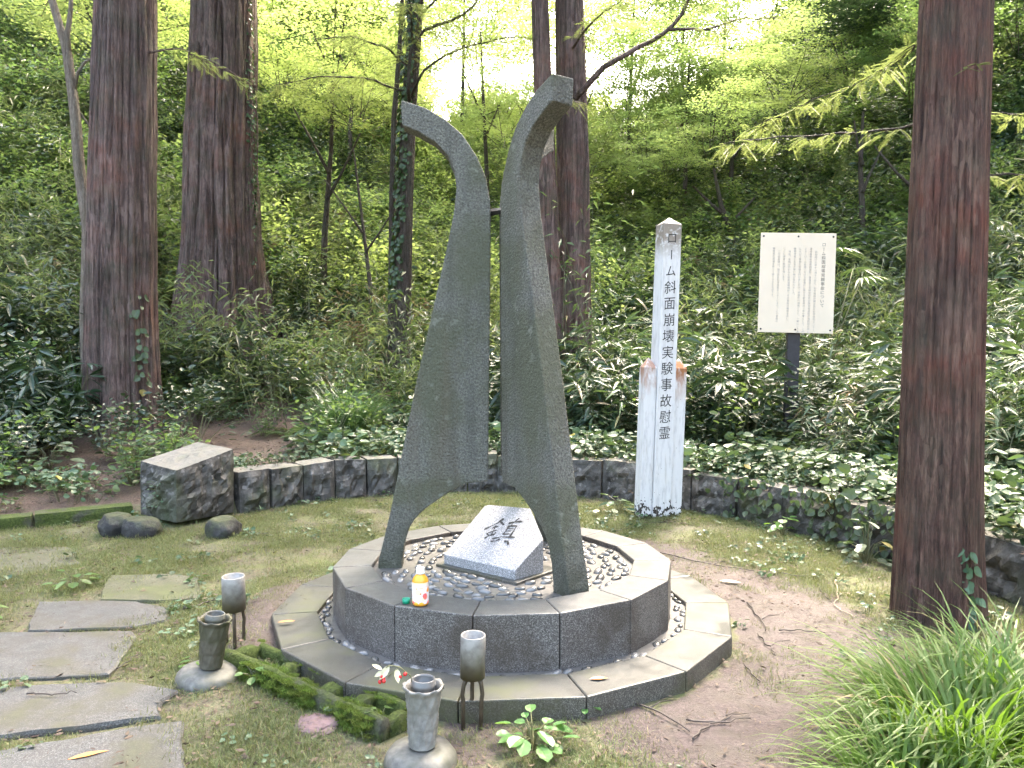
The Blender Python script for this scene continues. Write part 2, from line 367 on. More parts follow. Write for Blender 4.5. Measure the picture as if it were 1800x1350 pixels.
M['frond'] = leafmat('metasequoia_needle', (.072,.105,.036), (.13,.155,.062), (.24,.29,.085), .48, .45, .4)
M['grass'] = leafmat('long_grass_blade', (.060,.130,.024), (.130,.215,.055), (.20,.36,.03), .40, .45, .4, (.34,.27,.14))
M['tuftdk'] = leafmat('dark_sedge_blade', (.022,.055,.022), (.060,.105,.048), (.07,.14,.03), .28, .32, .5)
M['mossgrass'] = leafmat('short_moss_grass', (.070,.098,.032), (.175,.190,.090), (.18,.20,.05), .3, .6, .3, (.30,.23,.13))
M['mossblade'] = leafmat('moss_shoot', (.055,.090,.014), (.13,.165,.032), (.12,.20,.02), .3, .7, .2)
M['litter'] = leafmat('litter_bits', (.035,.022,.017), (.145,.105,.075), (.06,.04,.02), .08, .7, .3)
M['dry'] = leafmat('dry_bamboo_leaf', (.16,.115,.065), (.30,.235,.145), (.20,.15,.07), .25, .6, .3)
M['weed'] = leafmat('broad_weed_leaf', (.055,.125,.032), (.11,.19,.062), (.20,.36,.04), .32, .4, .45)
M['ivy'] = leafmat('ivy_leaf', (.022,.055,.020), (.06,.10,.04), (.06,.12,.02), .2, .32, .5)

# ------------------------------------------------------------------ terrain
WALL = [(-2.44,6.76),(-1.93,7.33),(-1.28,7.72),(-.24,7.92),(.79,7.60),(1.18,7.33),(1.60,6.95),(1.95,6.60),(2.34,6.05),(2.62,5.42),(2.86,4.75),(3.02,4.05)]
CLEAR = [(-30,-2),(-7.5,4.6),(-5.0,5.75),(-3.95,6.30),(-3.2,6.75)] + WALL + [(3.2,3.2),(3.35,2.0),(3.6,-8),(-30,-8)]
def seg_dist(x, y, poly, closed=True):
    d = np.full(x.shape, 1e9); n = len(poly)
    for i in range(n if closed else n-1):
        (ax, ay), (bx, by) = poly[i], poly[(i+1) % n]
        t = np.clip(((x-ax)*(bx-ax)+(y-ay)*(by-ay))/((bx-ax)**2+(by-ay)**2+1e-12), 0, 1)
        d = np.minimum(d, np.hypot(x-ax-t*(bx-ax), y-ay-t*(by-ay)))
    return d
def inside(x, y, poly):
    r = np.zeros(x.shape, bool); n = len(poly)
    for i in range(n):
        (ax, ay), (bx, by) = poly[i], poly[(i+1) % n]
        c = (ay > y) != (by > y); xx = ax + (y-ay)*(bx-ax)/(by-ay+1e-12); r ^= c & (x < xx)
    return r
def terr(x, y):
    """height of the ground; second value: distance outside the clearing (negative inside)"""
    x = np.asarray(x, float); y = np.asarray(y, float); x, y = np.broadcast_arrays(x, y)
    d = seg_dist(x, y, CLEAR); d = np.where(inside(x, y, CLEAR), -d, d)
    p = np.maximum(d, 0)
    wl = smooth(-3.3, -2.3, x)                                     # stepped behind the stone wall, gentle beyond its end
    step = (.30 * wl + .06 * (1-wl)) * smooth(.0, .10, d) + (1-wl) * .22 * smooth(.0, 2.5, d)
    q = np.maximum(p - 2.2, 0)
    side = .80 + .28 * smooth(1.5, 11, np.abs(x - .15*y))
    side = side - .20*np.exp(-((x/np.maximum(y, 1) + .085)/.04)**2)*smooth(14, 20, y)
    h = step + .05*np.minimum(p, 2.2) + (.27*q + .021*q*q) * side
    h = h - 1.6*np.maximum(y - 27 - .10*np.minimum(np.abs(x - .1*y), 30), 0)      # the ridge falls away behind
    h = h + .010*fbm(x*1.3, y*1.3) + .05*fbm(x*.6, y*.6)*smooth(.1, 2, d) + .006*vnoise(x*6, y*6)
    # the soil is trodden level round the monument
    rr = np.hypot(x+.047, y-4.133); h = np.where(d < 0, h * smooth(1.0, 2.0, rr), h)
    an = np.degrees(np.arctan2(y-4.133, x+.047)) % 360
    h = h + .095*np.exp(-((an-178)/24)**2)*np.exp(-((rr-1.27)/.24)**2)*smooth(1.0, 1.06, rr)   # soil heaped against the step
    return h, d
def tz(x, y): return float(terr(np.array([x]), np.array([y]))[0][0])
def axis(parts): return np.unique(np.concatenate([np.arange(a, b, s) for a, b, s in parts]).round(4))
xs = axis([(-60,-8,2.0),(-8,-4.2,.16),(-4.2,4,.05),(4,8,.2),(8,62,2.0)]); ys = axis([(-8,1.6,.8),(1.6,8.4,.05),(8.4,14,.16),(14,46,1.0)])
GX, GY = np.meshgrid(xs, ys); GZ, GD = terr(GX, GY)
nx, ny = len(xs), len(ys)
I = np.arange(nx*ny).reshape(ny, nx)
GF = np.stack([I[:-1,:-1], I[:-1,1:], I[1:,1:], I[1:,:-1]], -1).reshape(-1, 4)
me = np_mesh('ground', np.stack([GX.ravel(), GY.ravel(), GZ.ravel()], 1), GF, M['ground'], None, True)
rr = np.hypot(GX+.047, GY-4.133); th = np.degrees(np.arctan2(GY-4.133, GX+.047)) % 360
ringw = smooth(1.15, 1.3, rr) * (1 - smooth(1.75, 2.25, rr))
right = np.maximum(smooth(285, 310, th), 1 - smooth(55, 75, th))
left = smooth(140, 165, th) * (1 - smooth(205, 222, th)) * (1 - smooth(1.3, 1.6, rr))
lane = (1 - smooth(.35, .75, np.abs(GX - (.95 - .35*(GY-2.6))))) * (1 - smooth(2.9, 3.3, GY))
soil = np.clip(np.maximum.reduce([ringw*right*.95, smooth(1.0,1.1,rr)*left*1.0, lane*.9]), 0, 1)
soil = np.maximum(soil, .9*np.exp(-((GX+.15)**2+(GY-2.78)**2)/.045))
soil = np.maximum(soil, .75*np.exp(-((GX+1.15)**2+(GY-3.75)**2)/.04))
a = me.attributes.new('soil', 'FLOAT', 'POINT'); a.data.foreach_set('value', soil.ravel().astype(np.float32))
lit = np.maximum(smooth(-.05, .35, GD), .8*np.exp(-((GX+2.5)**2/.5+(GY-6.0)**2/.05)))
lit = np.maximum(lit, .85*np.exp(-((GX+.3)**2/.12+(GY-6.1)**2/.5)))
a = me.attributes.new('litter', 'FLOAT', 'POINT'); a.data.foreach_set('value', lit.ravel().astype(np.float32))
struct(put('ground', me))

# ------------------------------------------------------------------ stone blocks
def rock_mesh(name, c8, mat, n=9, amp=.04, seed=0, sides=True):
    """hexahedron c8 (bottom 4, top 4, counter-clockwise) with rough quarried faces"""
    c = np.array(c8, float); V = []; F = []
    key = {}
    def P(u, v, w):
        k = (round(u,4), round(v,4), round(w,4))
        if k in key: return key[k]
        b = (1-u)*(1-v)*c[0] + u*(1-v)*c[1] + u*v*c[2] + (1-u)*v*c[3]
        t = (1-u)*(1-v)*c[4] + u*(1-v)*c[5] + u*v*c[6] + (1-u)*v*c[7]
        p = b*(1-w) + t*w
        k1 = fbm(p[0]*7+seed*3.1, p[1]*7, p[2]*7, 4)
        pull = .9*abs(k1) + .25*vnoise(p[0]*25, p[1]*25+seed, p[2]*25)
        ed = lambda q: min(1, 4.5*min(q, 1-q) + .12)
        ua, va = (b_ / (np.linalg.norm(b_)+1e-9) for b_ in (c[1]-c[0], c[3]-c[0]))
        g_ = amp*(.75 - pull)
        if v < .001: p = p - va*g_*ed(u)*ed(w)
        if u < .001 and sides: p = p - ua*g_*ed(v)*ed(w)
        if u > .999 and sides: p = p + ua*g_*ed(v)*ed(w)
        if w > .999: p = p + np.array([0,0,.28*amp*k1*ed(u)*ed(v)])
        key[k] = len(V); V.append(p); return key[k]
    g = np.linspace(0, 1, n+1)
    for i in range(n):
        for j in range(n):
            a0, a1, b0, b1 = g[i], g[i+1], g[j], g[j+1]
            F.append((P(a0,b0,1),P(a1,b0,1),P(a1,b1,1),P(a0,b1,1)))
            F.append((P(a0,0,b0),P(a1,0,b0),P(a1,0,b1),P(a0,0,b1)))
            F.append((P(a1,1,b0),P(a0,1,b0),P(a0,1,b1),P(a1,1,b1)))
            F.append((P(0,a1,b0),P(0,a0,b0),P(0,a0,b1),P(0,a1,b1)))
            F.append((P(1,a0,b0),P(1,a1,b0),P(1,a1,b1),P(1,a0,b1)))
    return np_mesh(name, np.array(V), F, mat)
wall = thing('stone_wall', 'low curved retaining wall of dark rock-faced stone blocks behind the monument', 'wall', (0, 7.7, 0))
wp = np.array(WALL); sl_ = np.r_[0, np.cumsum(np.hypot(*np.diff(wp, axis=0).T))]
def wat(s): return np.array([np.interp(s, sl_, wp[:,0]), np.interp(s, sl_, wp[:,1])])
s = 0.0; k = 0
while s < sl_[-1] - .1:
    L = (.34 if s < 3.3 else .50) * (1 + .18*vnoise(k*1.7, 3.3)); L = min(L, sl_[-1]-s)
    a0, a1 = wat(s+.010), wat(s+L-.010); t = (a1-a0)/np.linalg.norm(a1-a0); nrm = np.array([t[1], -t[0]])  # towards the clearing
    top = (.37 if s < 4.6 else .335) + .012*vnoise(k*2.3, 1); f = .05+.018*vnoise(k*3.7, 2.2); th_ = .26
    j0, j1 = .012*vnoise(k, 8), .012*vnoise(k, 9)
    b = [a0+nrm*f, a1+nrm*f, a1-nrm*th_, a0-nrm*th_]
    c8 = [(*p, -.12) for p in b] + [(b[0][0]-nrm[0]*.02, b[0][1]-nrm[1]*.02, top+j0), (b[1][0]-nrm[0]*.02, b[1][1]-nrm[1]*.02, top+j1), (*b[2], top+j1), (*b[3], top+j0)]
    c8 = [(x, y-7.7, z) for x, y, z in c8]
    put('block', rock_mesh('block', c8, M['rock'], 10, .075, k, False), wall); s += L; k += 1
pier = put('end_block', rock_mesh('end_block', [(-2.73,6.20,.05),(-2.45,6.70,.03),(-2.92,7.10,.0),(-3.22,6.62,.03),(-2.73,6.22,.475),(-2.45,6.72,.585),(-2.92,7.12,.60),(-3.22,6.64,.49)], M['rock'], 14, .075, 31))
tag(pier, 'large square stone block with pale sloping top ending the low wall', 'stone block')
def boulder(name, loc, sx, sy, sz, seed, label, rz=0):
    bm = bmesh.new(); bmesh.ops.create_icosphere(bm, subdivisions=4, radius=1)
    for v in bm.verts:
        p = v.co; k = 1 + .16*float(fbm(p.x*1.1+seed, p.y*1.1, p.z*1.1, 3))
        q = Vector((p.x, p.y, p.z)) * k
        q.z = min(q.z, .80 + .08*float(vnoise(p.x*2, p.y*2+seed)))
        v.co = Vector((q.x*sx, q.y*sy, q.z*sz))
    me = bpy.data.meshes.new(name); bm.to_mesh(me); bm.free(); me.materials.append(M['boulder'])
    me.polygons.foreach_set('use_smooth', [True]*len(me.polygons))
    o = put(name, me, None, loc, rz); return tag(o, label, 'stone', 'rounded stones under the wall end')
boulder('round_stone', (-3.12,6.02,.06), .125, .14, .125, 3, 'smooth dark round stone, outermost of the pair left of the block')
boulder('round_stone', (-2.90,5.95,.055), .145, .13, .11, 9, 'dark angular stone between the smooth round stone and the square block')
boulder('round_stone', (-2.26,5.97,.05), .135, .14, .115, 15, 'moss-topped stone standing alone below the first wall block')
# mossy kerb leading in from the edge of the picture
kerb = thing('mossy_kerb', 'low mossy edging stone beside the flagstones at the far left', 'kerb', (-4.1, 6.3, 0))
for i, (a0, a1) in enumerate([((-5.6,5.50),(-4.75,5.92)), ((-4.73,5.93),(-3.98,6.32)), ((-3.96,6.33),(-3.34,6.70))]):
    a0, a1 = np.array(a0), np.array(a1); t = (a1-a0)/np.linalg.norm(a1-a0); nm = np.array([t[1], -t[0]])*.09
    b = [a0+nm, a1+nm, a1-nm, a0-nm]
    c8 = [(x+4.1, y-6.3, -.05) for x, y in b] + [(x+4.1, y-6.3, .085+.01*i) for x, y in b]
    put('edging_stone', rock_mesh('edging_stone', c8, M['moss'], 7, .02, 50+i), kerb)

# ------------------------------------------------------------------ flagstone path
path = bpy.data.objects.new('flagstone_path', None); COL.objects.link(path); struct(path); path.location = (-2.2, 3.8, 0)
FLAGS = [([(-5.6,5.15),(-4.3,5.42),(-3.66,5.58),(-3.25,5.60),(-2.92,5.16),(-3.10,4.94),(-3.25,4.74),(-4.6,4.55)], 'flag_moss', .012),
 ([(-2.58,4.86),(-2.2,4.89),(-1.98,4.80),(-1.80,4.40),(-2.0,4.36),(-2.38,4.38)], 'flag_moss', .013),
 ([(-2.70,4.33),(-2.42,4.345),(-2.14,4.33),(-1.90,4.20),(-1.84,4.03),(-1.97,3.94),(-2.48,3.89)], 'flag', .018),
 ([(-3.3,3.80),(-2.6,3.845),(-1.945,3.872),(-1.885,3.80),(-1.82,3.50),(-1.79,3.36),(-2.22,3.29),(-2.9,3.25)], 'flag', .022),
 ([(-2.9,3.17),(-2.18,3.21),(-1.84,3.27),(-1.61,3.262),(-1.40,3.18),(-1.43,3.08),(-1.37,2.95),(-1.88,2.79),(-2.7,2.70)], 'flag', .020),
 ([(-2.6,2.58),(-1.83,2.69),(-1.27,2.915),(-1.10,2.55),(-1.12,2.22),(-2.4,2.05)], 'flag', .022),
 ([(-2.5,1.96),(-1.5,2.12),(-1.05,2.10),(-1.0,1.5),(-2.3,1.4)], 'flag', .020)]
for k, (poly, m, h) in enumerate(FLAGS):
    # wavy outline, slightly dished top
    pts = []
    for i in range(len(poly)):
        a0, a1 = np.array(poly[i]), np.array(poly[(i+1) % len(poly)]); L = np.hypot(*(a1-a0)); n = max(2, int(L/.05))
        for j in range(n):
            p = a0 + (a1-a0)*j/n; nn = np.array([a1[1]-a0[1], a0[0]-a1[0]])/L
            pts.append(p + nn*(.011*fbm(p[0]*5+k, p[1]*5) + .006*vnoise(p[0]*22, p[1]*22)))
    pts = np.array(pts) - np.array([-2.2, 3.8]); cen = pts.mean(0)
    rings = [(1.0, -.05), (1.0, h-.009), (.985, h), (.80, h), (.55, h), (.25, h)]
    V = []; F = []; n = len(pts)
    for s_, z in rings:
        q = cen + (pts-cen)*s_
        V += [(x, y, z + (.005*fbm((x+3)*2.2, y*2.2) if s_ < 1 else 0)) for x, y in q]
    for r_ in range(len(rings)-1): F += [(r_*n+i, r_*n+(i+1)%n, (r_+1)*n+(i+1)%n, (r_+1)*n+i) for i in range(n)]
    V.append((*cen, h)); c0 = len(V)-1; F += [((len(rings)-1)*n+i, (len(rings)-1)*n+(i+1)%n, c0) for i in range(n)]
    put('flagstone', np_mesh('flagstone', np.array(V), F, M[m]), path)

# ------------------------------------------------------------------ monument: round pedestal
CX, CY = -.047, 4.133
ped = thing('round_pedestal', 'two-stepped round granite pedestal with pebble-set top under the monument', 'pedestal', (CX, CY, 0))
def ringseg(r0, r1, a0, a1, z0, z1, gap=.0022):
    """straight-sided block of a fifteen-sided ring"""
    d0 = np.array([math.cos(a0), math.sin(a0)]); d1 = np.array([math.cos(a1), math.sin(a1)])
    t0 = np.array([-d0[1], d0[0]])*gap; t1 = np.array([d1[1], -d1[0]])*gap
    q = [d0*r1+t0, d1*r1+t1, d1*r0+t1, d0*r0+t0]
    m = MB(); m.prism([tuple(p) for p in q], z0, z1); return m
PH = R(190.3)
for i in range(15):
    a0 = PH + i*R(24); a1 = a0 + R(24); dz = .0025*vnoise(i*3.1, .5)
    ringseg(.705, .905, a0, a1, -.02, .32+dz).build('kerb_block', M['kerb'], ped, bevel=.005)
    ringseg(.985, 1.215, a0, a1, -.05, .090+dz).build('step_block', M['kerb_low'], ped, bevel=.006)
def disc(r, z, n=45):
    m = MB(); m.prism([(r*math.cos(2*math.pi*i/n), r*math.sin(2*math.pi*i/n)) for i in range(n)], z-.06, z); return m
bed = disc(.70, .293).build('mortar_bed', M['mortar'], ped)
m = MB(); n = 60
for i in range(n):
    a0, a1 = 2*math.pi*i/n, 2*math.pi*(i+1)/n; r0, r1 = .89, 1.0
    m.add([(r0*math.cos(a0),r0*math.sin(a0),.068),(r1*math.cos(a0),r1*math.sin(a0),.068),(r1*math.cos(a1),r1*math.sin(a1),.068),(r0*math.cos(a1),r0*math.sin(a1),.068)], [(0,1,2,3)])
bed2 = m.build('mortar_channel', M['mortar'], ped)
PEB = []
for q in range(5):
    bm = bmesh.new(); bmesh.ops.create_icosphere(bm, subdivisions=2, radius=1)
    for v in bm.verts:
        p = v.co.copy(); k = 1 + .16*float(fbm(p.x*1.2+q*7, p.y*1.2, p.z*1.2, 2)); v.co = p*k
    me = bpy.data.meshes.new('pebble'); bm.to_mesh(me); bm.free(); me.materials.append(M['pebble'])
    me.polygons.foreach_set('use_smooth', [True]*len(me.polygons)); PEB.append(me)
FEET = [(math.cos(a)*.605, math.sin(a)*.605) for a in (R(183), R(303), R(63))]
SLAB_O = Vector((-.366, 4.084, .31)); SE = Vector((.786, -.618, 0)).normalized(); SP = Vector((.618, .786, 0)).normalized()
def pebbles(parent, r0, r1, z, n, md, sz, avoid):
    got = []; tries = 0
    while len(got) < n and tries < 40000:
        tries += 1; a = random.uniform(0, 2*math.pi); r = math.sqrt(random.uniform(r0*r0, r1*r1)); x, y = r*math.cos(a), r*math.sin(a)
        if avoid:
            if any(math.hypot(x-fx, y-fy) < .125 for fx, fy in FEET): continue
            w = Vector((x+CX-SLAB_O.x, y+CY-SLAB_O.y, 0)); u_, v_ = w.dot(SE), w.dot(SP)
            if -.05 < u_ < .55 and -.05 < v_ < .42: continue
        if any(((x-p)**2+(y-q)**2) < md*md for p, q in got): continue
        got.append((x, y))
        o = put('pebble', random.choice(PEB), parent, (x, y, z+.001))
        s_ = random.uniform(.8, 1.2)*sz; o.scale = (s_*1.35, s_*.82, s_*random.uniform(.5, .75))
        o.rotation_euler = (random.uniform(-.25,.25), random.uniform(-.25,.25), a+math.pi/2+random.uniform(-.5,.5))
pebbles(bed, .02, .665, .293, 205, .054, .024, True)
pebbles(bed2, .925, .965, .068, 95, .045, .021, False)

# ------------------------------------------------------------------ monument: three hooked concrete blades
PROF = [(.667,.27),(.667,.331),(.602,.592),(.531,.94),(.46,1.287),(.383,1.62),(.307,1.949),(.262,2.16),(.246,2.299),(.255,2.376),(.290,2.464),(.353,2.532),(.453,2.588),(.527,2.618),
        (.532,2.746),(.482,2.733),(.402,2.707),(.305,2.652),(.215,2.575),(.143,2.468),(.095,2.362),(.070,2.231),(.068,1.952),(.074,1.499),(.080,1.1),(.082,.754),
        (.208,.742),(.300,.690),(.391,.629),(.443,.587),(.474,.553),(.503,.506),(.528,.427),(.541,.333),(.541,.27)]
bm = bmesh.new(); TH = .125
lo = [bm.verts.new((r, -TH/2, z)) for r, z in PROF]
f = bm.faces.new(lo); ret = bmesh.ops.extrude_face_region(bm, geom=[f])
bmesh.ops.translate(bm, verts=[v for v in ret['geom'] if isinstance(v, bmesh.types.BMVert)], vec=(0, TH, 0))
bmesh.ops.recalc_face_normals(bm, faces=bm.faces[:])
me = bpy.data.meshes.new('blade'); bm.to_mesh(me); bm.free(); me.materials.append(M['mon'])
mon = thing('memorial_sculpture', 'tall dark rough concrete monument of three outward-hooked blades on the pedestal', 'monument', (CX, CY, .0))
for a in (183, 303, 63): put('blade', me, mon, (0,0,0), R(a), bevel=.008)
m = MB(); m.tube([(-.075,-.02,2.18),(.005,-.085,2.18)], .018, 4); m.tube([(-.01,.08,2.18),(.0,-.08,2.18)], .016, 4); m.box(-.09,-.066,-.05,.0,2.10,2.20)
m.build('tie_bracket', M['iron'], mon)

# ------------------------------------------------------------------ inscribed slab
st = thing('inscribed_stone', 'tilted pale granite slab carved with one large black character under the blades', 'inscribed stone', SLAB_O)
AL = R(32); UP = Vector((0,0,.045))
def sface(u, v, lift=0.0):
    vd = SP*math.cos(AL) + Vector((0,0,math.sin(AL))); n_ = SE.cross(vd).normalized()
    return UP + SE*u + vd*v + n_*lift
FACE = [(0,0),(.484,0),(.515,.235),(.305,.434),(.026,.412),(.002,.398)]
top = [sface(u, v) for u, v in FACE]
bot = [Vector((p.x, p.y, -.02)) for p in top]
n = len(FACE); m = MB(); m.add(bot+top, [tuple(range(n-1,-1,-1)), tuple(range(n,2*n))] + [(i,(i+1)%n,n+(i+1)%n,n+i) for i in range(n)])
m.build('slab', M['slab'], st, bevel=.004)
m = MB(); q = [SE*-.03+SP*-.03, SE*.52+SP*-.03, SE*.54+SP*.30, SE*-.03+SP*.38]; m.prism([(p.x,p.y) for p in q], -.03, -.002); m.build('plinth', M['kerb_low'], st, bevel=.004)
STROKES = [([(0.192,.327),(.174,.285),(.145,.249),(.124,.223)],.0122),([(.184,.302),(.226,.279)],.0096),([(.165,.242),(.196,.265)],.009),([(.161,.202),(.205,.236)],.007),
 ([(.176,.266),(.188,.228),(.195,.188)],.0077),([(.157,.201),(.182,.187)],.007),([(.211,.221),(.21,.193)],.0064),([(.169,.163),(.185,.187),(.212,.204)],.0096),
 ([(.243,.297),(.275,.315),(.319,.328)],.0122),([(.286,.349),(.274,.317),(.271,.286),(.265,.269)],.007),([(.258,.284),(.264,.235),(.262,.21)],.0083),
 ([(.263,.279),(.306,.289),(.311,.251),(.314,.202)],.0096),([(.264,.259),(.3,.265)],.0055),([(.265,.24),(.3,.247)],.005),([(.262,.214),(.305,.224)],.007),
 ([(.22,.169),(.264,.194),(.348,.209)],.009),([(.268,.177),(.248,.158),(.221,.149)],.009),([(.303,.166),(.322,.176),(.34,.151)],.0115)]
m = MB()
for k, (L, w) in enumerate(STROKES):
    L = [np.array(p) for p in L]; P_ = []
    for i in range(len(L)-1):
        for j in range(6): P_.append(L[i]*(1-j/6) + L[i+1]*j/6)
    P_.append(L[-1]); N = len(P_); V = []
    for i, p in enumerate(P_):
        t = P_[min(i+1,N-1)] - P_[max(i-1,0)]; t = t/np.linalg.norm(t); nn = np.array([-t[1], t[0]])
        u = i/(N-1); ww = w*.66*(.75 + .35*math.cos(u*6.3) if N > 8 else .9)*(1.05 if u < .9 else .8)
        if i in (0, N-1): ww *= .62
        V += [sface(*(p+nn*ww), .0012+.00012*k), sface(*(p-nn*ww), .0012+.00012*k)]
    m.add(V, [(2*i, 2*i+1, 2*i+3, 2*i+2) for i in range(N-1)])
m.build('carved_character', M['ink'], st)

# ------------------------------------------------------------------ lettering
_G = {}
def glyph(ch):
    if ch not in _G:
        cu = bpy.data.curves.new('g', 'FONT'); cu.body = ch; cu.size = 1; cu.align_x = 'CENTER'; cu.resolution_u = 2; cu.offset = .0
        o = bpy.data.objects.new('g', cu); COL.objects.link(o); bpy.context.view_layer.update()
        mm = bpy.data.meshes.new_from_object(o.evaluated_get(bpy.context.evaluated_depsgraph_get()))
        V = np.array([v.co[:] for v in mm.vertices]) if len(mm.vertices) else np.zeros((0,3)); F = [tuple(p.vertices) for p in mm.polygons]
        bpy.data.objects.remove(o); bpy.data.curves.remove(cu); bpy.data.meshes.remove(mm)
        if len(V) and ch not in '、。':
            c = (V.max(0)+V.min(0))/2; V = V - c
        elif len(V): V = V - np.array([.0, .0, 0]); V[:,0] -= V[:,0].mean()-.3; V[:,1] -= V[:,1].mean()-.3
        _G[ch] = (V, F)
    V, F = _G[ch]
    if ch in 'ー―': V = np.stack([-V[:,1], V[:,0], V[:,2]], 1)
    return V, F
def text_col(s, size, pitch, slant=0.0):
    m = MB()
    for i, ch in enumerate(s):
        if ch == '　': continue
        V, F = glyph(ch); x, y = V[:,0]*size, V[:,1]*size
        m.add([(a, 0, b + a*slant - i*pitch) for a, b in zip(x, y)], [f[::-1] if False else f for f in F])
    return m

# ------------------------------------------------------------------ white memorial post
wpst = thing('memorial_post', 'tall white painted wooden post with black vertical lettering by the stone wall', 'memorial post', (1.27, 6.66, 0), rot=(0, R(1.9), R(14)))
def pointed(x0, x1, y0, y1, z0, z1, tip):
    m = MB(); cx, cy = (x0+x1)/2, (y0+y1)/2; nz = 12
    V = []; F = []
    for i in range(nz+1):
        z = z0 + (z1-z0)*i/nz
        V += [(x0,y0,z),(x1,y0,z),(x1,y1,z),(x0,y1,z)]
    for i in range(nz): F += [(4*i+j, 4*i+(j+1)%4, 4*i+4+(j+1)%4, 4*i+4+j) for j in range(4)]
    V.append((cx, cy, z1+tip)); t = len(V)-1; F += [(4*nz+j, 4*nz+(j+1)%4, t) for j in range(4)] + [(3,2,1,0)]
    m.add(V, F); return m
shaft = pointed(-.083, .083, -.083, .083, -.15, 2.53, .065).build('shaft', M['white'], wpst, bevel=.004)
bl = pointed(-.195, -.086, -.062, .062, -.15, 1.30, .09).build('side_board', M['white'], wpst, bevel=.004)
br_ = pointed(.086, .195, -.062, .062, -.15, 1.30, .09).build('side_board', M['white'], wpst, bevel=.004)
for o, v in ((shaft, .0), (bl, .8), (br_, 1.0)):
    a = o.data.attributes.new('rust', 'FLOAT', 'POINT'); a.data.foreach_set('value', [v]*len(o.data.vertices))
m = MB()
TXT = 'ローム斜面崩壊実験事故慰霊'
zc = 2.405
for i, ch in enumerate(TXT):
    V, F = glyph(ch); sz = .105 if i < 3 else .118
    if ch == 'ー': sz = .10
    mm = MB(); mm.add([(a*sz*.95, -.0015, b*sz + a*sz*.10) for a, b in zip(V[:,0], V[:,1])], F)
    mm.build('letter', M['ink'], wpst, loc=(-.004, -.083, zc)); zc -= .1385

# ------------------------------------------------------------------ cream notice board
sg = thing('notice_board', 'cream notice panel with fine vertical text on a dark post among the bamboo grass', 'notice board', (2.945, 8.12, .25), rot=(R(-2), R(1.6), R(-6)))
m = MB(); m.box(-.065,.065,.0,.09,-.25,2.30); m.build('post', M['post_dark'], sg, bevel=.006)
m = MB(); m.box(-.36,.36,-.03,-.002,1.46,1.52); m.box(-.36,.36,-.03,-.002,2.26,2.32); m.build('batten', M['post_dark'], sg)
pan = MB(); pan.box(-.385,.385,-.042,-.031,1.385,2.435); panel = pan.build('panel', M['cream'], sg, bevel=.002)
bolt = MB(); bolt.lathe([(.0,.006),(.008,.005),(.010,0)], 10); bmesh_ = bolt.mesh('bolt', M['iron'], True)
for x in (-.355, -.0, .355):
    for z in (1.42, 2.40):
        o = put('bolt', bmesh_, panel, (x, -.042, z)); o.rotation_euler = (R(90), 0, 0)
text_col('ローム斜面崩壊実験事故について', .043, .0455).build('title', M['ink_title'], panel, loc=(.262, -.0435, 2.315))
COLS = ['　昭和四十六年十一月十一日に、科学技術庁国立防災科学技術センター、','通商産業省地質調査所、建設省土木研究所及び自治省消防庁消防研究所に',
 'よる「ローム台地における崖崩れに関する総合研究」の一環として、この地','において崖崩れ実験を行いましたが、予想外の崩壊となり、一瞬にして実','験関係者十五名の尊い命が失われました。',
 '　現在、実験が行われた斜面崩壊地は、その事故の概要を示し、','ここに事故の教訓を残します。','　この慰霊碑は、国立防災科学技術センターにより、この事故の','犠牲者の冥福を祈って建てられたものです。']
for i, s_ in enumerate(COLS):
    text_col(s_, .0255, .0272).build('text_column', M['ink_grey'], panel, loc=(.185 - i*.054, -.0435, 2.27 if i not in (0, 5, 7) else 2.265))

# ------------------------------------------------------------------ offerings
bt = thing('juice_bottle', 'small bottle of orange drink with fruit label and white cap on the pedestal rim', 'bottle', (-.407, 3.375, .321)); bt.scale = (1.14, 1.14, 1.0)
m = MB(); m.lathe([(.0,.0),(.026,.0),(.031,.006),(.032,.02),(.0315,.06),(.032,.10),(.031,.112),(.026,.124),(.019,.132),(.0145,.137),(.0145,.142),(0,.142)], 28)
m.build('body', M['bottle'], bt, True)
m = MB(); m.lathe([(.0323,.012),(.0325,.06),(.0325,.106)], 28); me = m.mesh('label', M['label'], True)
bm = bmesh.new(); bm.from_mesh(me); bmesh.ops.delete(bm, geom=[f for f in bm.faces if len(f.verts) > 4], context='FACES'); bm.to_mesh(me); bm.free()
put('label_sleeve', me, bt)
m = MB(); m.lathe([(0,.140),(.0160,.140),(.0168,.145),(.0158,.146),(.0158,.165),(.0145,.168),(0,.168)], 24); m.build('cap', M['cap_white'], bt, True)
gc = MB(); gc.lathe([(.0,.002),(.0145,.002),(.0165,.019),(.0185,.020),(.0180,.0),(0,.0)][::-1], 22)
gc2 = MB(); gc2.lathe([(0,0),(.0165,0),(.0180,.021),(.0163,.021),(.0150,.003),(0,.003)], 22)
tag(gc2.build('bottle_cap', M['cap_green'], None, True, (-.473, 3.392, .322)), 'loose green plastic cap lying upturned beside the orange bottle', 'bottle cap')

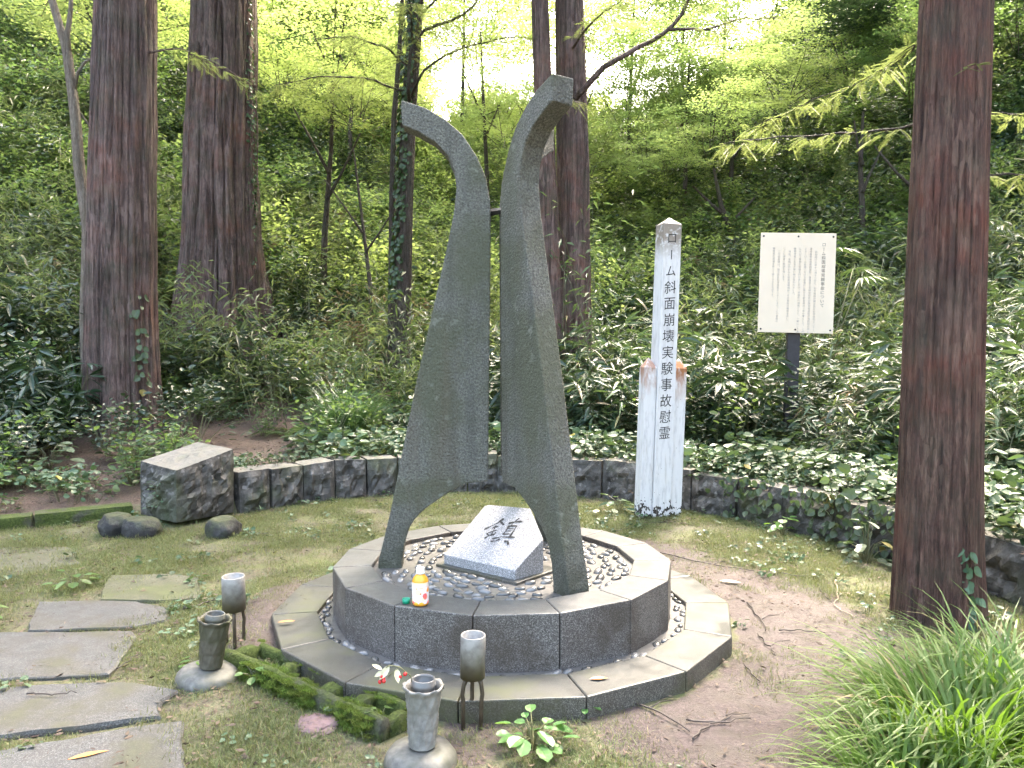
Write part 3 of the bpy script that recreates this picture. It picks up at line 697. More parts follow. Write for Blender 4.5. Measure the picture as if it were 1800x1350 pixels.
def cup_stand(x, y, h, r, label, rz):
    t = thing('incense_stand', label, 'stand', (x, y, 0), 'steel cup stands before the monument', rot=(R(1.5), R(-1), rz))
    ch = .165
    m = MB(); m.lathe([(0,h-ch+.006),(r-.004,h-ch+.004),(r,h-ch),(r,h-.003),(r-.002,h),(r-.006,h-.003),(r-.007,h-.05),(0,h-.052)], 32); m.build('cup', M['steel'], t, True)
    m = MB(); m.lathe([(0,h-.040),(r*.5,h-.036),(r-.0085,h-.046)], 20, wob=.02); m.build('ash', M['clod'], t, True)
    for k in range(3):
        a = R(120*k+25); c, s_ = math.cos(a), math.sin(a); r0 = r-.010
        m = MB(); m.tube([(c*(r0-.012),s_*(r0-.012),h-ch+.004),(c*r0,s_*r0,h-ch-.02),(c*(r0+.006),s_*(r0+.006),h-ch-.06),(c*(r0+.002),s_*(r0+.002),h*.3),(c*r0,s_*r0,-.04)], .0085, 8)
        m.build('leg', M['legsteel'], t, True)
cup_stand(-1.335, 3.655, .37, .054, 'steel cup on three thin legs beside the mossy vase', .4)
cup_stand(-.155, 2.905, .365, .048, 'steel cup on three legs in front of the pedestal step', 1.2)

def vase(x, y, label, mat, basem, br, seed, lean):
    t = thing('flower_vase', label, 'vase', (x, y, 0), 'stone-footed flower vases', rot=lean)
    m = MB(); m.lathe([(br*1.02,-.05),(br*1.04,.008),(br*1.0,.026),(br*.90,.042),(br*.70,.052),(.066,.056),(.052,.054),(.0,.054)], 40, wob=.10); m.build('stone_base', M[basem], t, True)
    # lotus-relief body: overlapping petal ridges
    V = []; F = []; n = 64; nz = 30
    for i in range(nz+1):
        u = i/nz; z = .060 + .215*u; r0 = .044 + .014*u + .004*u*u
        for j in range(n):
            a = 2*math.pi*j/n; pt = abs(((a*8/(2*math.pi) + (int(u*3.2) % 2)*.5) % 1)-.5)*2; fr = (u*3.2) % 1
            k = .0042*max(0, 1-abs(pt-(1-fr))*3.5) + .0025*(pt < 1-fr)
            flare = .006*(u > .93)
            V.append(((r0+k+flare)*math.cos(a), (r0+k+flare)*math.sin(a), z + (.004*math.sin(a*8) if u > .96 else 0)))
    for i in range(nz): F += [(i*n+j, i*n+(j+1)%n, (i+1)*n+(j+1)%n, (i+1)*n+j) for j in range(n)]
    b0 = len(V); zt = .275
    for (r1, z1) in ((.060, zt-.004), (.056, zt-.03), (.053, zt-.06)):
        V += [(r1*math.cos(2*math.pi*j/n), r1*math.sin(2*math.pi*j/n), z1) for j in range(n)]
    F += [(nz*n+j, nz*n+(j+1)%n, b0+(j+1)%n, b0+j) for j in range(n)]
    for q in range(2): F += [(b0+q*n+j, b0+q*n+(j+1)%n, b0+(q+1)*n+(j+1)%n, b0+(q+1)*n+j) for j in range(n)]
    F.append(tuple(b0+2*n+j for j in range(n)))
    put('body', np_mesh('body', np.array(V), F, M[mat], None, True), t)
    m = MB(); m.lathe([(.040,.215),(.041,.27),(.043,.273),(.043,.281),(.041,.283),(.041,.296),(.038,.298),(.036,.290),(.035,.262),(0,.262)], 28); m.build('inner_tube', M['vase_liner'] if seed else M['base_stone'], t, True)
    return t
v1 = vase(-1.335, 3.335, 'brown mossy vase leaning in a round lichen-flecked stone foot by the flagstones', 'vase_moss', 'base_stone', .135, 0, (R(0), R(6), 0))
v2 = vase(-.318, 2.655, 'pale petal-patterned vase in a round stone foot holding a berry sprig', 'vase', 'base_stone', .128, 1, (0, R(1.5), .5))
sp = thing('berry_sprig', 'wilting sprig with cream leaves and red berries hanging from the pale vase', 'sprig', (-.345, 2.66, .285))
m = MB(); m.tube([(0,0,-.04),(-.012,.0,.02),(-.05,-.005,.055),(-.085,-.005,.06),(-.11,-.005,.045)], .0022, 5); m.tube([(-.05,-.005,.055),(-.075,-.01,.035),(-.09,-.012,.02)], .0018, 5); m.tube([(-.02,0,.03),(-.045,-.01,.025)], .0018, 5)
m.build('stem', M['culm'], sp, True)
for i, p in enumerate([(-.112,-.012,.022),(-.104,-.016,.008),(-.118,-.012,.004),(-.108,-.004,.012),(-.048,-.012,.022),(-.03,-.008,.030)]):
    m = MB(); m.lathe([(0,-.0075),(.005,-.0055),(.0075,0),(.005,.0055),(0,.0075)], 10); m.build('berry', M['red'], sp, True, p)

# (leaves of the sprig follow once the leaf maker exists)
# ------------------------------------------------------------------ leaf and blade makers (all arrays)
def unit(a): return a/np.maximum(np.linalg.norm(a, axis=-1, keepdims=True), 1e-9)
def leaves(base, d, up, L, Wd, droop=.25, fold=.15, tint=None, prof=(.75, 1.0, .62), simple=False):
    """leaf blades: base point, direction, up hint, length, width"""
    N = len(base); d = unit(d); s = unit(np.cross(d, up)); n = np.cross(s, d); L = np.asarray(L).reshape(-1,1)*np.ones((N,1)); Wd = np.asarray(Wd).reshape(-1,1)*np.ones((N,1))
    dz = np.array([0,0,-1.0])
    def mid(t): return base + d*L*t + dz*(droop*L*t*t)
    tint = rng.random(N) if tint is None else tint
    if simple:
        p = mid(.45); V = np.stack([base, p + s*Wd*.5 - n*Wd*fold, mid(1.0), p - s*Wd*.5 - n*Wd*fold], 1)
        F = np.array([[0,1,2],[0,2,3]]); K = 4
    else:
        out = [base]
        for t, w in ((.22, prof[0]), (.5, prof[1]), (.78, prof[2])):
            p = mid(t); out += [p + s*Wd*.5*w, p - n*Wd*fold, p - s*Wd*.5*w]
        out.append(mid(1.0)); V = np.stack(out, 1); K = 11
        F = [[0,1,2],[0,2,3]]
        F = np.array([[0,1,2,2],[0,2,3,3],[1,4,5,2],[2,5,6,3],[4,7,8,5],[5,8,9,6],[7,10,8,8],[8,10,9,9]])
    V = V.reshape(-1, 3)
    FF = (F[None] + (np.arange(N)*K)[:,None,None]).reshape(-1, F.shape[1])
    FF = [tuple(dict.fromkeys(f)) for f in FF.tolist()]
    return V, FF, np.repeat(tint, K)
for p, d, L_, w_ in (((-.085,-.006,.058),(-.7,-.3,-.75),.05,.026), ((-.11,-.005,.045),(-.8,.1,.5),.045,.016), ((-.105,-.008,.04),(-.9,-.2,-.3),.035,.018), ((-.06,-.006,.05),(.2,-.5,-.8),.045,.024)):
    V, F, T = leaves(np.array([p]), np.array([d]), np.array([[.3,-.6,.7]]), L_, w_, .15, .12); put('leaf', np_mesh('leaf', V, F, M['cream_leaf'], T), sp)
def blades(base, az, tilt, L, Wd, bend, seg=6, tint=None):
    """arching grass blades"""
    N = len(base); hd = np.stack([np.cos(az), np.sin(az), 0*az], 1); sd = np.stack([-np.sin(az), np.cos(az), 0*az], 1)
    V = []; p = base.copy(); ang = tilt.copy()
    tint = rng.random(N) if tint is None else tint
    for i in range(seg+1):
        t = i/seg; w = (Wd*(1-t**2.2)*(.55+.45*min(1, t*4)))[:,None]
        V += [p + sd*w*.5, p - sd*w*.5]
        p = p + (hd*np.sin(ang)[:,None] + np.array([0,0,1.0])*np.cos(ang)[:,None])*(L/seg)[:,None]; ang = ang + bend/seg*(.5+t)
    V = np.stack(V, 1); K = 2*(seg+1)
    F = np.array([[2*i,2*i+1,2*i+3,2*i+2] for i in range(seg)])
    return V.reshape(-1,3), (F[None]+(np.arange(N)*K)[:,None,None]).reshape(-1,4).tolist(), np.repeat(tint, K)
def joinp(parts):
    V, F, T, MI, o = [], [], [], [], 0
    for p in parts:
        v, f, t = p[:3]; V.append(v); F += [tuple(i+o for i in q) for q in f]; T.append(t); MI += [p[3] if len(p) > 3 else 0]*len(f); o += len(v)
    return np.concatenate(V), F, np.concatenate(T), MI
def pmesh(name, parts, mats):
    V, F, T, MI = joinp(parts); me = np_mesh(name, V, F, mats, T); me.polygons.foreach_set('material_index', MI); me.update(); return me
def stalk(pts, r0, r1, n=3):
    m = MB(); k = len(pts); m.tube(pts, [r0+(r1-r0)*i/(k-1) for i in range(k)], n, cap=False); return np.array([tuple(v) for v in m.v]), m.f, np.full(len(m.v), .5)
def rdir(n, zlo=-.2, zhi=.6):
    a = rng.uniform(0, 2*math.pi, n); z = rng.uniform(zlo, zhi, n); h = np.sqrt(np.clip(1-z*z, .05, 1)); return np.stack([h*np.cos(a), h*np.sin(a), z], 1)
Z3 = np.array([0,0,1.0])
def p_sasa(culms=7, h=(.5,1.0), ll=(.11,.20), lw=.026, mat='sasa', spread=.30, lean=.35):
    P = []
    for c in range(culms):
        a = rng.uniform(0, 6.28); b0 = np.array([rng.normal(0,.6)*spread, rng.normal(0,.6)*spread, -.05]); H = rng.uniform(*h); ln = rng.uniform(.05, lean)
        dirv = np.array([math.cos(a), math.sin(a), 0]); pts = [b0 + Z3*H*t + dirv*ln*H*t*t for t in np.linspace(0, 1, 5)]
        P.append((*stalk(pts, .004, .002), 1))
        for t in np.linspace(.45, 1, rng.integers(3, 5)):
            p = b0 + Z3*H*t + dirv*ln*H*t*t; n = rng.integers(4, 7)
            aa = a + rng.uniform(-1.9, 1.9, n); d = np.stack([np.cos(aa), np.sin(aa), rng.uniform(-.45,.85,n)], 1)
            L = rng.uniform(*ll, n); P.append(leaves(np.tile(p, (n,1)) + d*.02, d, Z3+rng.normal(0,.5,(n,3)), L, lw*L/.16, rng.uniform(.1,.6), .12, prof=(.85,1,.62)))
    return pmesh('sasa', P, [M[mat], M['culm']])
def p_fine(culms=6, h=(1.0,2.0), mat='fine', ll=(.10,.19), lw=.015, spread=.4):
    P = []
    for c in range(culms):
        a = rng.uniform(0, 6.28); b0 = np.array([rng.normal(0,.5)*spread, rng.normal(0,.5)*spread, -.1]); H = rng.uniform(*h); ln = rng.uniform(.05,.4); dirv = np.array([math.cos(a), math.sin(a), 0])
        pts = [b0 + Z3*H*t + dirv*ln*H*t*t*t for t in np.linspace(0, 1, 6)]; P.append((*stalk(pts, .006, .002), 1))
        n = 34; t = rng.uniform(.2, 1, n)[:,None]; p = b0 + Z3*H*t + dirv*ln*H*t**3 + rng.normal(0,.10,(n,3))*np.array([1,1,.4]); d = rdir(n, -.5, .5)
        L = rng.uniform(*ll, n); P.append(leaves(p, d, Z3+rng.normal(0,.4,(n,3)), L, lw*L/.1, .45, .1, simple=True))
    return pmesh('fine_bamboo', P, [M[mat], M['culm']])
def p_shrub(n=260, r=.45, h=.7, ll=(.05,.09), asp=.5, mat='shrub', flat=.0):
    P = []; stems = []
    for c in range(9):
        d = rdir(1, .3, .95)[0]; e = d*np.array([r, r, h])*rng.uniform(.7,1.05); mid = e*.55 + np.array([0,0,.05]); P.append((*stalk([np.array([0,0,-.05]), mid, e], .006, .002), 1)); stems.append((mid, e))
    k = rng.integers(0, 9, n); t = rng.uniform(0, 1.05, n)[:,None]
    A = np.array([s[0] for s in stems])[k]; B = np.array([s[1] for s in stems])[k]
    p = A*(1-t)+B*t + rng.normal(0,.07,(n,3)); d = unit(rdir(n, -.4, .5) + .5*unit(p)); L = rng.uniform(*ll, n)
    P.append(leaves(p, d, Z3+rng.normal(0,.35,(n,3)), L, L*asp, .2, .12, prof=(.8,1.0,.7))); return pmesh('shrub', P, [M[mat], M['culm']])
def p_cover(n=85, r=.22, h=(.02,.15), ll=(.026,.060), asp=.8, mat='cover'):
    a = rng.uniform(0, 6.28, n); q = r*np.sqrt(rng.random(n)); p = np.stack([q*np.cos(a), q*np.sin(a), rng.uniform(*h, n)], 1); d = rdir(n, -.4, .3); L = rng.uniform(*ll, n)
    P = [leaves(p, d, Z3+rng.normal(0,.5,(n,3)), L, L*asp, .12, .1, prof=(.95,1.0,.62))]
    for i in range(0, n, 3): P.append((*stalk([np.array([p[i,0]*.7,p[i,1]*.7,-.02]), p[i]], .0018, .0012), 1))
    return pmesh('cover', P, [M[mat], M['culm']])
def p_tuft(n=110, L=(.3,.6), Wd=(.006,.011), mat='tuftdk', r=.06, bend=(1.2,2.4), tilt=(.05,.7)):
    a = rng.uniform(0, 6.28, n); q = r*np.sqrt(rng.random(n)); b = np.stack([q*np.cos(a), q*np.sin(a), 0*a-.02], 1); az = a + rng.normal(0,.6,n)
    return pmesh('tuft', [blades(b, az, rng.uniform(*tilt, n), rng.uniform(*L, n), rng.uniform(*Wd, n), rng.uniform(*bend, n), 7)], [M[mat]])
def p_fern(nf=9, L=.4, mat='shrub'):
    P = []
    for k in range(nf):
        a = 6.28*k/nf + rng.normal(0,.25); hd = np.array([math.cos(a), math.sin(a), 0]); sd = np.array([-hd[1], hd[0], 0]); n = 16; Lk = L*rng.uniform(.7,1.1); t = np.linspace(.12, 1, n)[:,None]
        mid = hd*Lk*t + Z3*(Lk*(.75*t - .65*t*t)); P.append((*stalk([np.zeros(3)] + [mid[i] for i in range(0, n, 5)], .003, .001), 1))
        for sg_ in (1, -1):
            d = np.repeat((sd*sg_)[None], n, 0) + hd*.35; P.append(leaves(mid, d, np.tile(Z3, (n,1)), (Lk*.26*np.sin(np.pi*(t*.85+.12)))[:,0]+.01, .018, .25, .1, simple=True))
    return pmesh('fern', P, [M[mat], M['culm']])
def p_moss(n=130, r=.10, L=(.012,.035), Wd=(.0016,.003), mat='mossgrass'):
    a = rng.uniform(0, 6.28, n); q = r*np.sqrt(rng.random(n)); b = np.stack([q*np.cos(a), q*np.sin(a), 0*a-.003], 1)
    return pmesh('moss', [blades(b, rng.uniform(0,6.28,n), rng.uniform(.2,1.25,n), rng.uniform(*L, n), rng.uniform(*Wd, n), rng.uniform(.2,1.6,n), 2)], [M[mat]])
def p_litter(n=60, r=.16):
    a = rng.uniform(0, 6.28, n); q = r*np.sqrt(rng.random(n)); p = np.stack([q*np.cos(a), q*np.sin(a), rng.uniform(.002,.010,n)], 1); d = rdir(n, -.12, .25)
    L = rng.uniform(.008,.030, n); wd = np.where(rng.random(n) < .75, .0020, L*.38)
    return pmesh('litter', [leaves(p, d, Z3+rng.normal(0,.35,(n,3)), L, wd, .05, .1, simple=True)], [M['litter']])
def p_clump(n=170, r=.55, ll=(.05,.10), asp=.55, mat='canopy', flat=.35):
    """one airy spray of a tree crown"""
    k = rng.integers(0, 7, n); cen = rng.normal(0, .55, (7,3))*np.array([r, r, r*flat]); p = cen[k] + rng.normal(0,.30,(n,3))*np.array([r, r, r*.22]); d = rdir(n, -.35, .25); L = rng.uniform(*ll, n)
    return leaves(p, d, Z3+rng.normal(0,.3,(n,3)), L, L*asp, .2, .12, simple=True)
def frond(p, d, L, n=14):
    """feathery needle frond: flat leaflets on both sides of a rib"""
    d = d/np.linalg.norm(d); s_ = np.cross(d, Z3); s_ /= np.linalg.norm(s_)+1e-9; t = np.linspace(.06, 1, n)[:,None]; mid = p + d*L*t - Z3*(.18*L*t*t); ll = (L*.24*(1-.55*np.abs(t-.4)))[:,0]
    P = []
    for q in (1, -1): P.append(leaves(mid, np.repeat((s_*q+d*.45)[None], n, 0), np.tile(Z3, (n,1)), ll, (.0052+0*ll), .2, .05, tint=np.full(n, rng.random()), simple=True))
    return P
def branch(path, r0, r1, dens=26, fl=(.09,.15), hang=.25, start=.15, width=.22, twigs=True):
    """woody branch and its fronds -> two meshes"""
    path = [np.array(p, float) for p in path]; sl2 = np.r_[0, np.cumsum([np.linalg.norm(path[i+1]-path[i]) for i in range(len(path)-1)])]
    P = np.array(path); at = lambda u: np.array([np.interp(u*sl2[-1], sl2, P[:,k]) for k in range(3)])
    wood = MB(); pts = [at(u)+rng.normal(0,.006,3)*(0<u<1) for u in np.linspace(0, 1, 14)]; wood.tube(pts, [r0+(r1-r0)*i/13 for i in range(14)], 7)
    fr = []; n = max(3, int(dens*sl2[-1]))
    for i in range(n):
        u = start + (1-start)*rng.random(); p = at(u); t = at(min(1,u+.03))-at(max(0,u-.03)); t /= np.linalg.norm(t)+1e-9
        sd = np.cross(t, Z3); sd = sd/(np.linalg.norm(sd)+1e-9)*(1 if rng.random() < .5 else -1); ln = width*rng.uniform(.3, 1.0)*(1.1-.4*u)
        d = unit((sd + t*rng.uniform(.2,1.0) + Z3*rng.uniform(-.45,.15))[None])[0]
        if twigs: wood.tube([p, p+d*ln*.6-Z3*.1*ln, p+d*ln-Z3*hang*ln], .0018, 3)
        for k in range(rng.integers(2, 4)):
            v = rng.uniform(.3, 1); q = p + d*ln*v - Z3*hang*ln*v*v; dd = unit((d*rng.uniform(.3,1)+rng.normal(0,.5,3)*np.array([1,1,.35])-Z3*.15)[None])[0]; fr += frond(q, dd, rng.uniform(*fl))
    V, F, T, MI = joinp(fr); return wood, np_mesh('foliage', V, F, M['frond'], T)

# ------------------------------------------------------------------ scatter (only for what nobody could count)
def proto(me): return bpy.data.objects.new('proto_'+me.name, me)
def scatter(name, protos, P, rot, scl, label, cat, parent=None):
    P = np.asarray(P, float); n = len(P); me = bpy.data.meshes.new(name); me.from_pydata(P.tolist(), [], [])
    for nm, ty, dat in (('rot','FLOAT_VECTOR',np.asarray(rot,np.float32).ravel()), ('scl','FLOAT',np.asarray(scl,np.float32)), ('idx','INT',rng.integers(0, len(protos), n).astype(np.int32))):
        a = me.attributes.new(nm, ty, 'POINT'); a.data.foreach_set('vector' if ty == 'FLOAT_VECTOR' else 'value', dat)
    o = put(name, me, parent); ng = bpy.data.node_groups.new(name, 'GeometryNodeTree')
    ng.interface.new_socket('Geometry', in_out='INPUT', socket_type='NodeSocketGeometry'); ng.interface.new_socket('Geometry', in_out='OUTPUT', socket_type='NodeSocketGeometry')
    N = ng.nodes; gi = N.new('NodeGroupInput'); go = N.new('NodeGroupOutput'); ip = N.new('GeometryNodeInstanceOnPoints'); jn = N.new('GeometryNodeJoinGeometry')
    for p in protos:
        oi = N.new('GeometryNodeObjectInfo'); oi.inputs['Object'].default_value = p; oi.inputs['As Instance'].default_value = True; ng.links.new(oi.outputs['Geometry'], jn.inputs[0])
    def na(nm, ty): x = N.new('GeometryNodeInputNamedAttribute'); x.data_type = ty; x.inputs['Name'].default_value = nm; return x.outputs['Attribute']
    ng.links.new(gi.outputs[0], ip.inputs['Points']); ng.links.new(jn.outputs[0], ip.inputs['Instance']); ip.inputs['Pick Instance'].default_value = True
    ng.links.new(na('idx','INT'), ip.inputs['Instance Index']); ng.links.new(na('rot','FLOAT_VECTOR'), ip.inputs['Rotation']); ng.links.new(na('scl','FLOAT'), ip.inputs['Scale']); ng.links.new(ip.outputs[0], go.inputs[0])
    md = o.modifiers.new('scatter', 'NODES'); md.node_group = ng
    return tag(o, label, cat, None, 'stuff')
def field(n, x0, x1, y0, y1, keep, jit=.12):
    """random points on the ground in a window, kept where keep(x, y, d) > random"""
    x = rng.uniform(x0, x1, n); y = rng.uniform(y0, y1, n); z, d = terr(x, y); k = keep(x, y, d) > rng.random(n)
    x, y, z = x[k], y[k], z[k]; m = len(x); return np.stack([x, y, z], 1), np.stack([rng.normal(0,jit,m), rng.normal(0,jit,m), rng.uniform(0,6.28,m)], 1)
def infov(x, y, pad=.10): return (np.abs(x) < y*(.666+pad) + .5)
TREES = [(-4.66,9.2,.75),(-4.65,12.5,1.2),(2.305,4.12,.42),(.86,11.0,.5),(-1.6,11.5,.4)]
def clear_of(x, y):
    k = np.ones(x.shape)
    for tx, ty, r in TREES: k = k*(np.hypot(x-tx, y-ty) > r)
    return k

# ------------------------------------------------------------------ trees
def trunk_mesh(name, path, rad, mat, n=96, nz=120, ridges=.05, lobes=.0, nl=6, flare=.0, fh=.5, seed=0, grain=2.2):
    P = np.array(path, float); sl3 = np.r_[0, np.cumsum(np.linalg.norm(np.diff(P, axis=0), axis=1))]; u = np.linspace(0, 1, nz+1)**1.25
    C = np.stack([np.interp(u*sl3[-1], sl3, P[:,k]) for k in range(3)], 1); rd = np.interp(u*sl3[-1], sl3, rad)
    a = np.linspace(0, 2*math.pi, n, endpoint=False); A, U = np.meshgrid(a, np.arange(nz+1)); H = (u*sl3[-1])[U]
    ph = seed*1.7; tw = .10*vnoise(H*.5, seed)
    lob = .55*np.cos(nl*(A+tw)+ph) + .45*np.cos((nl-2)*(A-tw)+ph*2) + .3*np.cos((nl+3)*A+ph*.6)
    rg = fbm(np.cos(A)*grain+seed, np.sin(A)*grain, H*.22, 4); rg2 = fbm(np.cos(A)*grain*4, np.sin(A)*grain*4+seed, H*.7, 3); deep = -np.maximum(0, .16-np.abs(fbm(np.cos(A)*grain*1.2+9, np.sin(A)*grain*1.2, H*.12+seed, 2)))*3.2
    fib = fbm(np.cos(A)*grain*2.6+3, np.sin(A)*grain*2.6+seed, H*.30, 3); crack = np.exp(-(fib/.10)**2); strip = np.floor((fib+2)*7)/7-2
    k = 1 - ridges*1.15*crack + ridges*.35*strip + lobes*lob*(.35+.65*np.exp(-H/ (fh*2.5))) + flare*np.exp(-H/fh)*(.7+.6*lob) + ridges*rg + ridges*.35*rg2 + ridges*deep
    rr_ = rd[U]*k; V = np.stack([C[U][...,0]+rr_*np.cos(A), C[U][...,1]+rr_*np.sin(A), C[U][...,2]], -1).reshape(-1,3)
    Ii = np.arange((nz+1)*n).reshape(nz+1, n); J = np.roll(Ii, -1, 1); F = np.stack([Ii[:-1], J[:-1], J[1:], Ii[1:]], -1).reshape(-1,4)
    return np_mesh(name, V, F, M[mat], None, True)
def meta_crown(base, z0, z1, rmax, nb=30):
    """feathery conifer crown above the picture: drooping limbs with needle sprays"""
    P = []
    for i in range(nb):
        z = z0 + (z1-z0)*i/nb; a = i*2.4+rng.normal(0,.3); L = rmax*(1.05-.8*i/nb)*rng.uniform(.75,1.1); hd = np.array([math.cos(a), math.sin(a), 0]); b = np.array(base)+Z3*z
        pts = [b + hd*L*t + Z3*L*(.22*t-.25*t*t) for t in np.linspace(0, 1, 5)]; P.append((*stalk(pts, .03, .006, 4), 1))
        n = 90; t = rng.uniform(.12, 1.02, n)[:,None]; p = b + hd*L*t + Z3*L*(.22*t-.25*t*t) + rng.normal(0,.20,(n,3))*np.array([1,1,.45]); d = unit(hd + rng.normal(0,.8,(n,3))*np.array([1,1,.25])); P.append(leaves(p, d, Z3+rng.normal(0,.2,(n,3)), rng.uniform(.16,.30,n), .075, .25, .08, simple=True))
    return pmesh('crown', P, [M['frond'], M['bark']])
def tree(name, label, mat, path, rad, group=None, crown=None, **kw):
    b = path[0]; t = thing(name, label, 'tree', b, group); loc = [tuple(np.array(p)-np.array(b)) for p in path]
    put('trunk', trunk_mesh('trunk', loc, rad, mat, **kw), t)
    if crown: put('crown', meta_crown(loc[-1], *crown), t)
    return t
def add_branch(t, path, r0, r1, mat='bark_dark', **kw):
    b = np.array(t.location); w, fl = branch([np.array(p)-b for p in path], r0, r1, **kw)
    o = w.build('branch', M[mat], t, True); put('foliage', fl, o)
big = 'tall straight conifers round the clearing'
z0 = tz(-4.66, 9.2)
t_l = tree('conifer_tree', 'broad purple-brown trunk at the left rising behind the square stone block', 'bark', [(-4.665,9.2,z0-.15),(-4.655,9.2,2.2),(-4.53,9.2,5.6),(-4.4,9.2,10)], [.41,.385,.325,.25], big, (-3.4, 4.0, 4.2), ridges=.075, lobes=.03, nl=7, flare=.30, fh=.45, seed=2, n=220, nz=170)
t_2 = tree('conifer_tree', 'thick deeply fluted trunk with spreading buttressed foot behind the left conifer', 'bark', [(-4.66,12.5,tz(-4.66,12.5)-.3),(-4.65,12.5,4.3),(-4.58,12.5,7.0),(-4.5,12.5,13)], [.68,.56,.49,.35], big, (-4.5, 4.0, 3.0), ridges=.11, lobes=.16, nl=7, flare=.36, fh=.8, seed=5, grain=1.6, n=240, nz=170)
t_r = tree('conifer_tree', 'reddish-brown trunk standing close at the right beside the grass tussock', 'bark_red', [(2.300,4.12,-.08),(2.303,4.12,1.5),(2.325,4.12,3.3),(2.36,4.15,8.5)], [.212,.196,.178,.13], big, (-3.4, 3.6, 3.6), ridges=.045, lobes=.025, nl=5, flare=.18, fh=.28, seed=8, n=200, nz=260)
t_c = tree('conifer_tree', 'pinkish-brown trunk directly behind the right-hand hook of the monument', 'bark', [(.90,11.0,tz(.9,11)-.2),(.87,11.0,4.0),(.805,11.0,6.4),(.75,11,11)], [.25,.225,.20,.14], big, (-2.6, 3.5, 3.6), ridges=.07, lobes=.03, seed=11)
t_c2 = tree('conifer_tree', 'slim trunk leaning against the pinkish trunk behind the monument', 'bark', [(.70,10.6,tz(.70,10.6)-.2),(.52,10.6,2.74),(.42,10.6,5.04),(.375,10.6,6.2),(.30,10.6,9.5)], [.15,.135,.125,.115,.07], big, (-1.8, 2.5, 1.6), ridges=.06, lobes=.02, seed=14)
t_i = tree('ivy_clad_tree', 'ivy-clad trunk seen above the left hook of the monument', 'bark_dark', [(-1.69,11.5,tz(-1.69,11.5)-.2),(-1.585,11.5,3.7),(-1.526,11.5,4.95),(-1.392,11.5,6.6),(-1.25,11.5,10)], [.14,.125,.115,.10,.06], big, (-2.2, 3.0, 2.2), ridges=.08, lobes=.03, seed=17)
t_i2 = tree('slim_tree', 'slim dark trunk just left of the ivy-clad trunk', 'bark_dark', [(-1.86,11.8,tz(-1.86,11.8)-.1),(-1.814,11.8,3.9),(-1.78,11.8,5.0),(-1.698,11.8,5.95),(-1.62,11.8,7.2)], [.06,.052,.047,.04,.025], None, None, n=24, nz=50, ridges=.06, seed=19)
t_p = tree('pale_sapling', 'pale crooked forked sapling at the far left edge', 'bark_pale', [(-5.29,9.6,tz(-5.29,9.6)-.1),(-5.30,9.6,1.85),(-5.245,9.6,2.97),(-5.337,9.6,3.67),(-5.376,9.6,4.36),(-5.455,9.6,5.12),(-5.665,9.6,5.87),(-5.85,9.6,6.6)], [.085,.08,.072,.066,.064,.056,.045,.02], None, None, n=24, nz=70, ridges=.10, seed=23, grain=1.2)
for pth, r0, r1 in (([(-5.44,9.6,5.05),(-5.45,9.6,5.3),(-5.40,9.6,5.6),(-5.36,9.6,6.2)], .040, .02), ([(-5.37,9.6,4.66),(-5.33,9.6,4.86),(-5.235,9.6,4.99),(-5.08,9.6,5.06),(-4.8,9.5,5.1)], .022, .008)):
    b = np.array(t_p.location); m = MB(); m.tube([tuple(np.array(p)-b) for p in pth], np.linspace(r0, r1, len(pth)), 8); m.build('branch', M['bark_pale'], t_p, True)
# visible limbs
add_branch(t_c, [(.87,10.8,4.93),(1.234,10.6,5.27),(1.541,10.6,5.46),(1.924,10.6,5.65),(2.154,10.6,5.8),(2.344,10.6,6.06),(2.5,10.6,6.5)], .045, .02, 'bark', dens=9, start=.5)
add_branch(t_c, [(2.10,10.6,5.78),(2.346,10.6,5.80),(2.577,10.6,5.78),(3.1,10.5,5.9),(3.6,10.4,5.85)], .022, .006, 'bark', dens=34, width=.35)
add_branch(t_c, [(.80,10.9,5.6),(1.0,10.3,5.7),(1.15,9.8,5.68),(1.3,9.3,5.6)], .02, .005, 'bark', dens=36, width=.3)
add_branch(t_c2, [(.386,10.6,4.7),(.62,10.2,4.72),(.75,9.9,4.62),(.9,9.7,4.5)], .012, .004, 'bark', dens=26, width=.22)
add_branch(t_i, [(-1.50,11.4,5.0),(-1.447,10.9,5.11),(-1.413,10.8,5.5),(-1.294,10.8,5.8),(-1.058,10.8,5.92),(-.783,10.8,6.0),(-.548,10.8,6.15),(-.3,10.8,6.5)], .030, .012, dens=30, width=.40, start=.3)
add_branch(t_i, [(-1.47,11.4,5.15),(-1.273,10.8,5.265),(-1.021,10.8,5.46),(-.785,10.8,5.59),(-.392,10.8,5.69),(-.118,10.8,5.77),(.3,10.7,5.7)], .022, .006, dens=30, width=.34, start=.4)
for k in range(5):
    a = R(200+k*38); z = 5.2+.35*k; add_branch(t_i, [(-1.45,11.5,z),(-1.45+.6*math.cos(a),11.3+.5*math.sin(a),z+.12),(-1.45+1.3*math.cos(a),11.2+1.0*math.sin(a),z+.05),(-1.45+1.9*math.cos(a),11.1+1.4*math.sin(a),z-.15)], .018, .005, dens=34, width=.38)
add_branch(t_r, [(2.31,4.15,2.76),(2.33,4.55,2.75),(2.115,4.6,2.735),(1.847,4.6,2.728),(1.612,4.6,2.711),(1.25,4.65,2.68)], .010, .003, dens=22, width=.11, fl=(.07,.11), start=.3)
add_branch(t_r, [(2.32,4.2,3.33),(2.55,5.0,3.35),(2.384,5.2,3.27),(2.196,5.2,3.175),(1.97,5.2,3.1),(1.6,5.3,2.95)], .008, .002, dens=30, width=.14, fl=(.08,.13), start=.3)
add_branch(t_r, [(2.42,4.2,2.42),(2.647,4.4,2.434),(2.768,4.4,2.447),(3.1,4.5,2.46)], .010, .004, dens=18, width=.12, fl=(.06,.1), start=.4)
